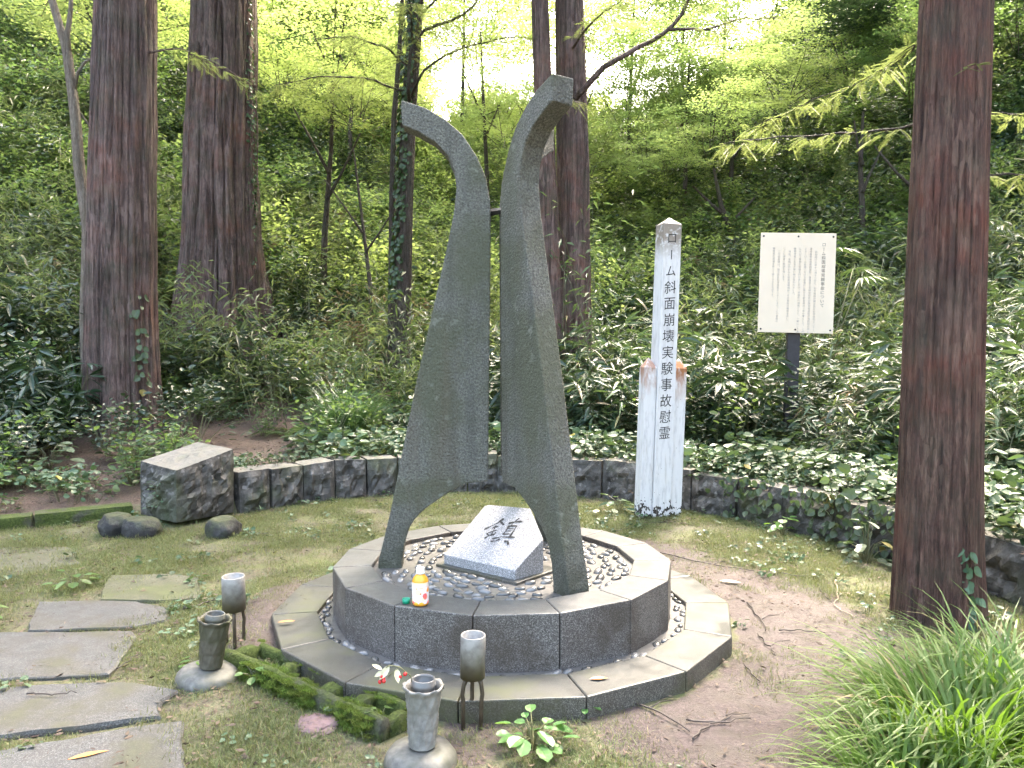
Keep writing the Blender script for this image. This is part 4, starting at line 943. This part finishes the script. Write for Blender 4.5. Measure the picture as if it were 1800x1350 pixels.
add_branch(t_r, [(2.42,4.2,2.80),(2.758,4.6,2.827),(2.885,4.6,2.844),(3.3,4.7,2.87)], .008, .003, dens=34, width=.16, fl=(.06,.1), start=.25)
add_branch(t_l, [(-4.3,9.1,4.9),(-3.9,9.2,5.0),(-3.4,9.3,4.8),(-3.0,9.4,4.55)], .014, .004, 'bark', dens=26, width=.28)
m, f_ = branch([(0,0,0),(0,-.06,.004),(.005,-.13,0)], .003, .001, dens=30, width=.05, fl=(.04,.06)); b = m.build('branch', M['bark_red'], t_r, True, (-.03,-.20,2.93)); put('foliage', f_, b)
# ivy on the dark trunk and creeper on the left conifer
def creeper(t, path, n, r, L, mat='ivy', name='ivy', spread=(0, 6.28)):
    P = np.array(path, float); u = rng.random(n); sl4 = np.r_[0, np.cumsum(np.linalg.norm(np.diff(P, axis=0), axis=1))]; C = np.stack([np.interp(u*sl4[-1], sl4, P[:,k]) for k in range(3)], 1)
    a = rng.uniform(*spread, n); o = np.stack([np.cos(a), np.sin(a), 0*a], 1); p = C + o*(r*rng.uniform(.95,1.35,n))[:,None]; d = unit(np.cross(o, Z3)*rng.normal(0,1,(n,1)) - Z3*.8 + o*.5); l_ = rng.uniform(*L, n)
    V, F, T = leaves(p, d, o, l_, l_*.85, .1, .1, prof=(.95,1,.6)); put(name, np_mesh(name, V, F, M[mat], T), t)
b = np.array(t_i.location); creeper(t_i, [np.array(p)-b for p in [(-1.69,11.5,2.2),(-1.585,11.5,3.7),(-1.526,11.5,4.95),(-1.392,11.5,6.8)]], 620, .115, (.05,.09), spread=(2.4, 4.9))
b = np.array(t_2.location); creeper(t_2, [(.42,-.1,1.3),(.46,-.1,3.5),(.40,-.1,6.6)], 700, .10, (.035,.06), spread=(3.2, 7.2))
creeper(t_l, [(.36,-.20,.25),(.33,-.22,.8),(.30,-.20,1.7)], 60, .06, (.05,.10), 'cover', spread=(3.4, 6.6))
creeper(t_r, [(.06,-.2,.05),(.08,-.19,.3),(.03,-.18,.55)], 26, .03, (.04,.07), 'cover', spread=(3.6, 5.6))

# background broadleaf trees: one crown mesh per variety, light comes through it
def far_crown(n=30, rx=2.0, rz=1.4, nl=190, mat='canopy', ll=(.045,.095)):
    P = []; pts = rdir(n, -.7, 1.0)*np.array([rx, rx, rz])*(rng.random((n,1))**.4)
    for c in pts:
        V, F, T = p_clump(nl, .52, ll, .6, mat); P.append((V+c, F, T))
        if rng.random() < .45: a0 = np.array([c[0]*.25, c[1]*.25, rng.uniform(-.9, .2)*rz]); P.append((*stalk([a0, (a0+c)*.5+rng.normal(0,.08,3)+np.array([0,0,.1]), c], .014, .003, 3), 1))
    return pmesh('crown', P, [M[mat], M['bark_dark']])
CROWNS = [far_crown(38, 2.0, 1.5, 230), far_crown(23, 1.7, 1.8), far_crown(28, 2.3, 1.3)]
DKCROWN = [far_crown(30, 1.7, 1.3, 230, 'shrub', (.06,.11)), far_crown(30, 1.6, 1.6, 230, 'sasa_dk', (.07,.12))]
def far_tree(x, y, H, lean, label, crowns, scl, group='broadleaf trees up the slope', r=.07, extra=None):
    z = tz(x, y); t = thing('broadleaf_tree', label, 'tree', (x, y, z), group); p = [(0,0,-.2),(lean*.25,0,H*.35),(lean*.7,.1,H*.7),(lean,0,H)]
    m = MB(); m.tube(p, [r, r*.8, r*.55, r*.3], 9)
    m.build('trunk', M['bark_dark'], t, True)
    for q in (extra or [(.45,.5),(-.5,.6)]):
        u, f_ = q[1], q[0]; m = MB(); b0 = np.array([lean*u, 0, H*u]); m.tube([b0, b0+np.array([f_*.5,.1,H*.10]), b0+np.array([f_*1.3,.1,H*.26])], [r*.5,r*.35,r*.2], 7); m.build('limb', M['bark_dark'], t, True)
    for i, (dx, dy, dz, s_) in enumerate(scl):
        o = put('crown', crowns[(i+int(abs(x)*3)) % len(crowns)], t, (lean+dx, dy, H+dz), rng.uniform(0, 6.28)); o.scale = (s_, s_, s_*.85)
    return t
far_tree(-3.45, 14.0, 4.6, .25, 'thin forked tree with yellow-green leaves between the fluted trunk and ivy-clad trunk', CROWNS, [(0,0,1.0,.95),(-1.1,.6,.2,.6),(1.0,.5,.1,.55)])
far_tree(-2.3, 13.0, 3.5, -.35, 'slender leaning sapling left of the ivy-clad trunk', CROWNS, [(0,.3,1.0,.65)], r=.045)
far_tree(-7.2, 13.5, 3.6, .3, 'leafy green tree above the bamboo at the far left corner', CROWNS, [(0,0,1.2,.95),(1.6,.5,.8,.8)])
far_tree(-8.6, 18, 4.5, .2, 'pale green tree high on the slope behind the two left conifers', CROWNS, [(0,0,.8,1.2),(2.2,0,0,.9)])
far_tree(-4.2, 20, 5.0, .2, 'bright yellow-green tree high on the slope left of the hooks', CROWNS, [(0,0,.2,1.2),(-2,0,.6,1.0),(1.8,0,-.8,.8)])
far_tree(-.6, 20, 5.4, -.2, 'bright tall-crowned tree up the slope between the two hooks', CROWNS, [(0,0,.2,1.15),(-1.8,0,-.9,.9),(.6,-.5,-2.2,.8),(.2,.5,2.0,.8)])
far_tree(1.2, 18, 5.6, .2, 'pale bushy tree up the slope just right of the pinkish trunk', CROWNS, [(.2,0,-.2,.95),(-.8,.3,-1.6,.8),(1.2,0,-1.4,.8),(.2,0,-2.8,.8)])
far_tree(3.1, 21, 6.6, .2, 'rounded pale tree up the slope under the bright sky gap', CROWNS, [(0,0,-.1,1.05),(1.8,0,.3,1.0),(-.5,0,-1.8,.9),(1.2,-.6,-1.6,.8),(.3,-.6,-3.4,.9)])
far_tree(4.1, 18.5, 4.6, .1, 'light green tree on the slope above the white post', CROWNS, [(0,0,-.4,1.0),(-1.0,0,-1.7,.85),(1.2,0,-1.2,.9)])
far_tree(5.2, 24, 6.4, .1, 'tall pale tree on the ridge right of the bright sky gap', CROWNS, [(0,0,.6,1.4),(1.8,0,-1.0,1.3),(-.6,0,-2.4,1.2)])
far_tree(-1.6, 25, 7.4, .1, 'tall pale tree on the ridge behind the left hook', CROWNS, [(0,0,.4,1.4),(-2.4,0,-.6,1.3),(.6,0,-2.4,1.3)])
far_tree(5.3, 19, 3.6, .2, 'broad light green tree up the slope above the notice board', CROWNS, [(0,0,.5,1.2),(1.9,.2,.8,1.0),(-1.2,0,-.6,.7)])
far_tree(6.35, 14.0, 3.2, -.05, 'dark forked tree near the upper right left of the reddish trunk', CROWNS+DKCROWN, [(0,.4,1.6,.8),(-1.2,.6,.9,.7),(1.1,.3,1.1,.7)], extra=[(.3,.55),(-.1,.7)], r=.075)
far_tree(6.75, 13.2, 2.9, .15, 'straight dark tree at the upper right beside the forked one', DKCROWN, [(0,.5,1.4,.7)], r=.07)
far_tree(4.75, 16.0, 2.4, -.6, 'crooked leaning tree half hidden in leaves right of the sky gap', CROWNS, [(0,.3,.9,.75),(-1.0,0,.2,.5)], r=.09)
far_tree(9.0, 16.5, 3.4, .1, 'dense dark tree in the top right corner behind the reddish trunk', DKCROWN, [(0,0,1.0,1.1),(1.6,0,.3,1.0),(-1.7,0,.4,.9)])
far_tree(10.5, 22, 4.5, .1, 'high pale tree beyond the dark tree in the top right', CROWNS, [(0,0,.6,1.4),(-2.6,0,.8,1.2)])
far_tree(1.9, 25, 6.8, .1, 'pale tree on the ridge straight behind the pinkish trunk', CROWNS, [(0,0,-.8,1.3),(-1.6,0,-2.6,1.2),(1.8,0,-2.4,1.2)])
far_tree(-12, 22, 4.5, .1, 'high pale tree beyond the bamboo in the top left', CROWNS, [(0,0,.6,1.4),(2.6,0,.8,1.2)])
far_tree(-6.5, 26, 4.5, .1, 'far bright tree on the ridge behind the left conifers', CROWNS, [(0,0,0,1.4),(2.6,0,-.4,1.1)])
far_tree(7.3, 27, 4.0, .1, 'far bright tree on the ridge right of the sky gap', CROWNS, [(0,0,0,1.4),(2.6,0,.4,1.2)])

# ------------------------------------------------------------------ undergrowth (one mass each)
SASA = ([proto(p_sasa(7, (.45,1.0), (.15,.27), .021)) for _ in range(3)] + [proto(p_sasa(8, (.35,.7), (.09,.16), .022)) for _ in range(3)] + [proto(p_sasa(7, (.5,1.0), (.08,.14), .018, 'fine'))])*2 + [proto(p_sasa(6, (.3,.7), (.08,.15), .018, 'dry'))]
DARK = [proto(p_shrub(240, .45, .7, (.05,.09), .5, 'sasa_dk')) for _ in range(2)] + [proto(p_sasa(6, (.4,.8), (.12,.2), .034, 'sasa_dk'))]
SHRUB = [proto(p_shrub()) for _ in range(3)] + [proto(p_fern(10, .45))]
COVER = [proto(p_cover()) for _ in range(4)] + [proto(p_cover(40, .2, (.02,.22), (.05,.10), .7))]
FINE = [proto(p_fine()) for _ in range(3)]*2 + [proto(p_fine(5, (.8,1.6), 'dry'))]
TUFT = [proto(p_tuft()) for _ in range(2)]
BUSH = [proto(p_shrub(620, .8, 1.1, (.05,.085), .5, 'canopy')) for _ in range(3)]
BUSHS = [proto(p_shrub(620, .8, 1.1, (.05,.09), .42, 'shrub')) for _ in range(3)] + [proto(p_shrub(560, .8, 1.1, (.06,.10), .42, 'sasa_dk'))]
MOSS = [proto(p_moss()) for _ in range(4)]; MOSSB = [proto(p_moss(110, .022, (.004,.011), (.0016,.0028), 'mossblade')) for _ in range(3)]
LITT = [proto(p_litter()) for _ in range(4)]
WEEDS = [proto(p_cover(9, .045, (.008,.035), (.014,.03), .75, 'cover')) for _ in range(4)]
def openlane(x, y): return (1 - np.exp(-((x+3.0)**2/.9 + (y-8.6)**2/1.6)))*(1 - .93*np.exp(-((x+4.3)**2/1.1 + (y-7.9)**2/1.0)))*(1 - .9*np.exp(-((x+4.2)**2/.8 + (y-11.3)**2/.5)))       # trodden gap behind the end block
def view_ok(x, y): return infov(x, y) * clear_of(x, y)
signlane = lambda x, y: 1 - .92*((np.abs(x/np.maximum(y,.1) - .363) < .055) & (y < 8.25) & (y > 6.4))
def half(x, y): return smooth(-.6, .6, x - .02*y)
P, Ro = field(9000, -9, 9, 4, 11, lambda x,y,d: (d > np.where(x > .5, .15, .26))*(d < 4.2)*view_ok(x,y)*(.9-.12*d)*np.where(x < -.5, .30, .85)*np.where(x < -2.6, .6, 1)*openlane(x,y))
scatter('ground_cover', COVER, P, Ro, rng.uniform(.6,1.5,len(P)), 'low broad-leaved ground cover behind the stone wall', 'undergrowth')
P, Ro = field(6200, -11, 13, 6, 24, lambda x,y,d: (d > .9)*view_ok(x,y)*smooth(.7,2.2,d)*np.where(x > 0, 1, .42)*np.where((x < 0)&(y < 11), .35, 1)*signlane(x,y)*openlane(x,y))
scatter('bamboo_grass', SASA, P, Ro, rng.uniform(.6,1.35,len(P)), 'dense glossy bamboo grass covering the slope behind the notice board', 'undergrowth')
P, Ro = field(2600, -11, 13, 7, 22, lambda x,y,d: (d > 1.2)*view_ok(x,y)*(fbm(x*.6,y*.6,3) > -.15)*.95*signlane(x,y)*openlane(x,y))
scatter('dark_undergrowth', DARK, P, Ro, rng.uniform(.7,1.6,len(P)), 'dark glossy evergreen bushes filling hollows of the slope', 'undergrowth')
P, Ro = field(2600, -11, 12, 6.5, 18, lambda x,y,d: (d > .7)*view_ok(x,y)*.55*np.where(y < 10, .7, 1)*signlane(x,y)*openlane(x,y))
scatter('mixed_shrubs', SHRUB, P, Ro, rng.uniform(.5,1.3,len(P)), 'mixed mid-green shrubs and ferns on the slope', 'undergrowth')
P, Ro = field(2400, -13, 14, 9.5, 24, lambda x,y,d: (d > 2.2)*view_ok(x,y)*np.where(x < .5, .9, .35)*np.where((x > -6.5)&(x < 1)&(y < 12.2), .25, 1))
scatter('thin_bamboo', FINE, P, Ro, rng.uniform(.55,1.15,len(P)), 'thin yellowish bamboo stems with fine leaves on the slope', 'undergrowth')
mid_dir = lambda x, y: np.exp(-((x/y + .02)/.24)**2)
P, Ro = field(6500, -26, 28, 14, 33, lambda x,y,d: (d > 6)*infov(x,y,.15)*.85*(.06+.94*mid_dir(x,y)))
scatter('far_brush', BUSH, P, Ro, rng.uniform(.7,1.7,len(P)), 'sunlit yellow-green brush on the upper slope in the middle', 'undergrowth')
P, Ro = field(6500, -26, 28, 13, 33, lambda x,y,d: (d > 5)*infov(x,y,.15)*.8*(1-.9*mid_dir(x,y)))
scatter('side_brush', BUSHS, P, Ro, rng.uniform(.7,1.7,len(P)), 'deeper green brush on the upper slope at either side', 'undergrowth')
# floor of the clearing
def mossk(x, y, d):
    r_ = np.hypot(x+.047, y-4.133); t_ = np.degrees(np.arctan2(y-4.133, x+.047)) % 360
    s_ = smooth(1.2,1.32,r_)*(1-smooth(1.7,2.2,r_))*np.maximum(smooth(285,310,t_), 1-smooth(55,75,t_))
    s_ = np.maximum(s_, (1-smooth(.3,.7,np.abs(x-(.95-.35*(y-2.6)))))*(1-smooth(2.9,3.3,y))); s_ = np.maximum(s_, smooth(140,165,t_)*(1-smooth(205,222,t_))*(1-smooth(1.3,1.6,r_)))
    k = (d < -.02)*(r_ > 1.235)*(1-.93*s_)*(.12+.88*smooth(-.35,.30,fbm(x*2.3,y*2.3)))
    for i, (poly, mm, h) in enumerate(FLAGS): ins = inside(x, y, poly); rim = (seg_dist(x, y, poly) < .045)*(fbm(x*6, y*6) > -.1); k = k*np.where(ins, np.where(rim, .9, 0.0 if mm == 'flag' else .25), 1)
    return k*infov(x, y, .12)
P, Ro = field(32000, -6, 4, 2.0, 8, mossk, .1)
scatter('moss_grass', MOSS, P, Ro, rng.uniform(.6,1.4,len(P)), 'short yellowish moss and grass carpeting the clearing floor', 'grass')
P, Ro = field(3200, -6, 4, 2.0, 8, lambda x,y,d: mossk(x,y,d)*(.22+.70*(fbm(x*1.4+4,y*1.4) > .1)), .2)
scatter('small_weeds', WEEDS, P, Ro, rng.uniform(.7,1.7,len(P)), 'tiny round-leaved weeds dotted over the moss', 'weeds')
P, Ro = field(9000, -8, 6, 2.0, 10, lambda x,y,d: infov(x,y)*(np.hypot(x+.047,y-4.133) > 1.23)*np.where(d < 0, .42+.5*mossk(x,y,d), .9*(d < 3.0)), .05)
scatter('leaf_litter', LITT, P, Ro, rng.uniform(.7,1.6,len(P)), 'brown needle and leaf litter scattered over soil and moss', 'litter')

# ------------------------------------------------------------------ plants that stand out
def plant(name, me, x, y, label, cat, s_=1.0, group=None, z=None, tilt=(0,0)):
    o = put(name, me, None, (x, y, tz(x, y) if z is None else z)); o.scale = (s_,)*3; o.rotation_euler = (tilt[0], tilt[1], rng.uniform(0,6.28)); return tag(o, label, cat, group)
big_t = p_tuft(620, (.32,.66), (.009,.016), 'grass', .25, (1.3,2.9), (.1,.95))
plant('grass_tussock', big_t, 1.62, 2.72, 'large bright green tussock of arching grass at the bottom right', 'grass', 1.0)
plant('grass_tussock', p_tuft(360, (.32,.62), (.009,.015), 'grass', .20, (1.2,2.8), (.1,.9)), 2.05, 3.05, 'smaller grass tussock at the foot of the reddish trunk', 'grass')
plant('grass_tussock', p_tuft(300, (.28,.5), (.008,.014), 'grass', .18, (1.3,2.8), (.1,.9)), 1.28, 2.38, 'low grass clump at the bottom edge in front of the large tussock', 'grass')
plant('sedge_clump', p_tuft(330, (.6,1.1), (.010,.017), 'tuftdk', .16), -5.35, 9.25, 'dark upright sedge clump left of the broad left trunk', 'sedge', 1.0)
plant('sedge_clump', p_tuft(300, (.5,.9), (.009,.015), 'tuftdk', .14), -5.25, 8.7, 'blue-green drooping sedge clump at the foot of the left trunk', 'sedge', 1.0)
plant('sedge_clump', p_tuft(420, (.6,1.1), (.009,.015), 'tuftdk', .22), -2.0, 9.2, 'big drooping sedge clump left of the monument behind the wall', 'sedge', 1.0)
plant('sedge_clump', p_tuft(260, (.5,.9), (.009,.014), 'tuftdk', .16), 3.9, 8.3, 'dark grass clump between the notice board and the reddish trunk', 'sedge', 1.0)
def weed(n=16, L=(.06,.11), h=(.03,.10), r=.10, mat='weed', asp=.68):
    P = []; a = np.linspace(0, 6.28, n, endpoint=False)+rng.normal(0,.25,n); q = rng.uniform(.25,1,n)*r; hh = rng.uniform(*h, n); p = np.stack([q*np.cos(a), q*np.sin(a), hh], 1); d = np.stack([np.cos(a), np.sin(a), rng.uniform(-.1,.45,n)], 1); l_ = rng.uniform(*L, n)
    P.append(leaves(p, d, Z3+rng.normal(0,.2,(n,3)), l_, l_*asp, .35, .12, prof=(.8,1.0,.82)))
    for i in range(n): P.append((*stalk([np.array([0,0,-.02]), p[i]*np.array([.5,.5,.8]), p[i]], .003, .002, 4), 1))
    return pmesh('weed', P, [M[mat], M['culm']])
plant('broadleaf_weed', weed(24, (.045,.085), (.02,.09), .12), .075, 2.74, 'leafy bright green weed at the bottom centre below the pedestal step', 'weed')
plant('broadleaf_weed', weed(6, (.04,.06), (.02,.05), .04), .29, 3.0, 'two-leaved seedling against the front of the step', 'weed')
plant('broadleaf_weed', weed(5, (.035,.05), (.05,.09), .03), -.50, 2.86, 'small three-leaved seedling beside the mossy trough near the pale vase', 'weed')
plant('broadleaf_weed', weed(7, (.035,.06), (.03,.08), .06), -1.12, 3.28, 'small round-leaved weed at the left end of the mossy trough', 'weed')
plant('broadleaf_weed', weed(9, (.05,.08), (.02,.06), .07), -1.42, 3.42, 'round-leaved weed behind the mossy vase', 'weed')
plant('broadleaf_weed', weed(14, (.05,.09), (.03,.10), .12), -2.66, 4.62, 'leafy weed between the two mossy flagstones', 'weed')
plant('broadleaf_weed', weed(16, (.06,.10), (.03,.12), .13), -2.85, 3.98, 'leafy weed at the left edge beside the grey flagstone', 'weed')
for k, (x, y, lab) in enumerate([(-4.0,8.1,'big heart-leaved plant at the foot of the left trunk'),(-4.6,7.6,'heart-leaved plant in brown litter at the far left'),(-3.6,8.0,'broad-leaved plant in litter just behind the square block'),(-2.2,8.1,'pale green broad-leaved plant behind the first wall blocks'),
     (-1.5,8.3,'broad-leaved plant behind the wall beside the left blade'),(.75,7.85,'fern-like broad plant just right of the right blade behind the wall'),(2.1,7.2,'pale heart-leaved plant atop the wall right of the white post'),(2.75,6.5,'ivy-like broad plant draping the wall before the reddish trunk'),(2.45,6.9,'dark heart-leaved plant on the wall below the notice board')]):
    plant('heart_leaf_plant', weed(26, (.08,.15), (.05,.28), .22, 'cover', .85), x, y, lab, 'plant', 1.0, 'broad-leaved plants behind the wall', z=tz(x, y))
plant('heart_leaf_plant', weed(12, (.05,.09), (.03,.14), .10, 'weed', .85), 2.12, 5.95, 'bright green plant sprouting at the wall foot left of the reddish trunk', 'plant')
plant('heart_leaf_plant', weed(30, (.05,.08), (.02,.30), .18, 'cover', .85), 2.42, 5.2, 'round-leaved creeper at the wall foot beside the reddish trunk', 'plant')
plant('heart_leaf_plant', weed(10, (.07,.12), (.05,.16), .12, 'cover', .85), .95, 6.75, 'broad-leaved plant at the left foot of the white post', 'plant')
plant('heart_leaf_plant', weed(70, (.02,.045), (-.10,.12), .15, 'cover', .5), -2.95, 6.42, 'small-leaved fern tuft growing on the side of the square block', 'plant', z=.24)
iv = thing('wall_ivy', 'ivy trailing down the face of the low wall left of the reddish trunk', 'ivy', (2.45, 5.7, 0))
L_ = []; 
for (sx0, w_, n_) in ((5.2,.25,26),(5.75,.30,60),(6.3,.22,90),(6.75,.20,70)):
    ss = rng.normal(sx0, w_, n_); q = np.array([wat(min(max(a_,0), sl_[-1]-.05)) for a_ in ss]); q2 = np.array([wat(min(max(a_,0), sl_[-1]-.05)+.03) for a_ in ss]); tt = unit(q2-q); nn = np.stack([tt[:,1], -tt[:,0]], 1)
    zz = .40 - np.abs(rng.normal(0,.20,n_)); p = np.stack([q[:,0]+nn[:,0]*.13-2.45, q[:,1]+nn[:,1]*.13-5.7, np.maximum(zz,.02)], 1); n3_ = np.stack([nn[:,0], nn[:,1], .35+0*ss], 1)
    d = unit(np.stack([rng.normal(0,.7,n_), rng.normal(0,.7,n_), -1+0*ss], 1)); l_ = rng.uniform(.035,.075,n_); L_.append(leaves(p, d, n3_+rng.normal(0,.3,(n_,3)), l_, l_*.85, .1, .1, prof=(.95,1,.6)))
V, F, T, MI = joinp(L_); put('leaves', np_mesh('leaves', V, F, M['cover'], T), iv)
plant('bamboo_clump', p_fine(9, (2.2,3.6), 'sasa', (.10,.18), .022, .30), 1.0, 10.2, 'tall leafy bamboo clump in front of the pinkish trunk behind the monument', 'bamboo')
plant('bamboo_clump', p_fine(8, (1.6,2.6), 'sasa', (.10,.18), .022, .40), -1.5, 10.7, 'bamboo clump in front of the ivy-clad trunk left of the monument', 'bamboo')
# fan palm
pp = thing('fan_palm', 'young fan palm with drooping split leaves above the notice board', 'palm', (3.95, 9.7, tz(3.95, 9.7)))
for k in range(6):
    a = R(60*k+20); hd = np.array([math.cos(a), math.sin(a), 0]); tip = hd*.42 + Z3*(1.75+.18*math.sin(k*2.1))
    m = MB(); m.tube([(0,0,-.1), tuple(hd*.15+Z3*.9), tuple(tip)], [.014,.010,.006], 5); st_ = m.build('stalk', M['culm'], pp, True)
    n = 13; aa = np.linspace(-1.5, 1.5, n); sd = np.array([-hd[1], hd[0], 0]); d = np.cos(aa)[:,None]*(hd*.8+Z3*.25) + np.sin(aa)[:,None]*sd
    V, F, T = leaves(np.tile(tip, (n,1)), d, np.tile(Z3, (n,1)), np.full(n, .38), .034, .45, .15); put('fan_leaf', np_mesh('fan_leaf', V, F, M['sasa'], T), st_)

# ------------------------------------------------------------------ mossy trough stone
tr = thing('mossy_trough', 'long narrow moss-covered stone trough with slots beside the step', 'trough', (-.84, 3.20, 0), rot=(0, 0, math.atan2(2.87-3.545, -.42+1.255)))
def rail(y0, y1, x0, x1, h, seed):
    n = max(3, int((x1-x0)/.02)); V = []; F = []; prof = [(y0,-.04),(y0-.004,h*.6),(y0+.008,h),((y0+y1)/2,h+.008),(y1-.008,h),(y1+.002,h*.6),(y1,-.04)]; k = len(prof)
    for i in range(n+1):
        x = x0+(x1-x0)*i/n
        for (y, z) in prof: V.append((x, y+.006*vnoise(x*14, y*20, seed), z+(.008*fbm(x*11, y*25, seed) if z > 0 else 0)))
    for i in range(n): F += [(i*k+j, (i+1)*k+j, (i+1)*k+j+1, i*k+j+1) for j in range(k-1)]
    F += [tuple(range(k)), tuple(n*k+j for j in range(k-1,-1,-1))]
    return np_mesh('rail', np.array(V), F, M['moss'], None, True)
put('side_rail', rail(-.105, -.052, -.54, .54, .078, 1), tr); put('side_rail', rail(.050, .098, -.50, .50, .072, 2), tr)
for x0, x1 in ((-.54,-.47),(-.20,-.15),(.10,.17),(.30,.345),(.50,.545)): put('cross_bar', rail(-.056, .054, x0, x1, .064, 3), tr)
put('trough_floor', rail(-.055, .055, -.5, .5, .015, 4), tr)
P = []; 
for k in range(1100):
    x = rng.uniform(-.55,.55); y = rng.choice([rng.uniform(-.115,-.05), rng.uniform(-.13,-.10), rng.uniform(.05,.10)]); z = .077 if -.108 < y < -.05 else (.070 if y > 0 else rng.uniform(.0,.065))
    if fbm(x*5+2, y*5) < -.25 + (.5 if x > .15 else 0): continue
    P.append((x, y, z))
P = np.array(P); scatter('moss', MOSSB, P, np.stack([rng.normal(.0,.12,len(P)), rng.normal(0,.12,len(P)), rng.uniform(0,6.28,len(P))],1), rng.uniform(.6,1.3,len(P)), None, None, tr)
# clay clod, sticks, fallen leaves
bm = bmesh.new(); bmesh.ops.create_icosphere(bm, subdivisions=4, radius=1)
for v in bm.verts:
    p = v.co; k = 1+.30*float(fbm(p.x*1.6, p.y*1.6, p.z*1.6, 3)); v.co = Vector((p.x*k*.085, p.y*k*.085, max(-.02, p.z*.022*k+.006*float(fbm(p.x*5, p.y*5)))))
me = bpy.data.meshes.new('clay_clod'); bm.to_mesh(me); bm.free(); me.materials.append(M['clod'])
tag(put('clay_clod', me, None, (-.76, 2.905, .008)), 'flat purplish clay clod on the moss below the trough', 'clod')
TW = [([(.365,3.23),(.51,3.07),(.681,2.861)],.0055,'long dark twig slanting from the step edge across the soil'),([(.679,2.951),(.796,2.928),(.938,2.96)],.0045,'dark twig lying crossways at the middle of the lane below the step'),([(.675,2.80),(.75,2.9),(.882,2.998)],.004,'forked dark twig crossing the long twig on the lane'),
 ([(1.021,5.462),(1.314,5.167),(1.579,4.965)],.005,'long twig on the soil behind the pedestal at the right'),([(1.335,4.342),(1.341,4.107),(1.302,3.896)],.005,'twig on the pinkish soil right of the step, upper of two'),([(1.26,3.857),(1.253,3.706),(1.239,3.566)],.0045,'twig on the pinkish soil right of the step, lower of two'),
 ([(1.733,4.926),(1.816,4.851),(1.893,4.864)],.004,'short straight twig near the far edge of the soil'),([(1.877,4.684),(1.853,4.496),(1.839,4.342)],.004,'dark twig at the soil edge left of the reddish trunk'),([(2.015,4.754),(1.93,4.496),(1.821,4.283)],.0045,'pale bent twig at the soil edge left of the reddish trunk'),
 ([(1.821,4.283),(1.826,4.198),(1.861,4.10)],.004,'stub of dark twig below the pale bent twig'),([(1.375,3.896),(1.498,3.912),(1.588,3.88)],.004,'thin twig lying across the middle of the soil'),([(-1.811,4.198),(-1.759,4.264),(-1.68,4.40)],.008,'dark stick on moss left of the first steel cup'),
 ([(.815,6.068),(1.189,6.371),(1.523,6.478)],.006,'long brown stick on moss in front of the white post'),([(1.907,5.098),(1.982,5.237),(2.028,5.34)],.006,'short dark stick pointing at the wall near the far soil edge'),([(1.07,3.467),(1.08,3.344),(1.067,3.258)],.004,'small twig on the lane by the right end of the step'),
 ([(-1.765,3.374),(-1.748,3.467),(-1.756,3.566)],.003,'thin twig resting on the corner of the grey flagstone'),([(-2.007,3.133),(-1.9,3.112),(-1.807,3.133)],.0035,'dark twig lying on the brownish flagstone')]
for L, r, lab in TW:
    L = [np.array(p) for p in L]; pts = []
    for i in range(2):
        for j in range(5): pts.append(L[i]*(1-j/5)+L[i+1]*j/5)
    pts.append(L[2]); onflag = lab.endswith('flagstone')
    c0 = pts[len(pts)//2]; m = MB()
    V3 = [(p[0]-c0[0]+rng.normal(0,.006), p[1]-c0[1]+rng.normal(0,.006), (.027 if onflag else tz(p[0], p[1])+.004) + r + abs(rng.normal(0,.003))) for p in pts]
    m.tube(V3, np.linspace(r, r*.45, len(V3)), 6)
    if r > .0044: q = V3[6]; m.tube([q, (q[0]+.05, q[1]+.05, q[2]+.004), (q[0]+.12, q[1]+.07, q[2]+.002)], [r*.5, r*.4, r*.25], 5)
    tag(m.build('twig', M['twig_pale'] if 'pale' in lab else M['twig'], None, True, (c0[0], c0[1], 0)), lab, 'twig', 'fallen twigs on the ground')
def flat_leaf(x, y, z, L, w, mat, label, rz):
    V, F, T = leaves(np.zeros((1,3)), np.array([[1.0,0,.12]]), Z3[None], L, w, .12, .15); o = put('fallen_leaf', np_mesh('fallen_leaf', V, F, M[mat], T), None, (x, y, z), rz); tag(o, label, 'leaf', 'fallen leaves')
flat_leaf(1.30, 4.75, .012, .13, .05, 'yellow_leaf', 'pale yellow fallen leaf on the pinkish soil right of the pedestal', -.3)
flat_leaf(-1.16, 3.755, .105, .085, .026, 'orange_leaf', 'orange fallen leaf on the left edge of the step', .25)
flat_leaf(.32, 3.12, .096, .08, .03, 'orange_leaf', 'brownish orange leaf lying on the front of the step', .1)
flat_leaf(2.95, 8.0, .62, .14, .10, 'yellow_leaf', 'yellow leaf hanging low beside the notice board post', 1.2)
flat_leaf(.72, 6.55, .06, .12, .06, 'yellow_leaf', 'yellow fallen leaf standing in grass left of the white post', 1.4)
flat_leaf(-1.55, 2.62, .026, .13, .03, 'orange_leaf', 'dry tan frond on the flagstone at the bottom left', .5)
m = MB(); m.tube([(0,0,0),(-.04,.03,.02),(-.05,.08,.02),(-.02,.11,.012),(.03,.10,.008),(.05,.05,.008),(.16,.0,.006),(.27,-.03,.005)], .0028, 6)
tag(m.build('wire_loop', M['twig_pale'], None, True, (-1.22, 3.60, .012)), 'pale looped dry stem on the soil beside the first steel cup', 'stem')
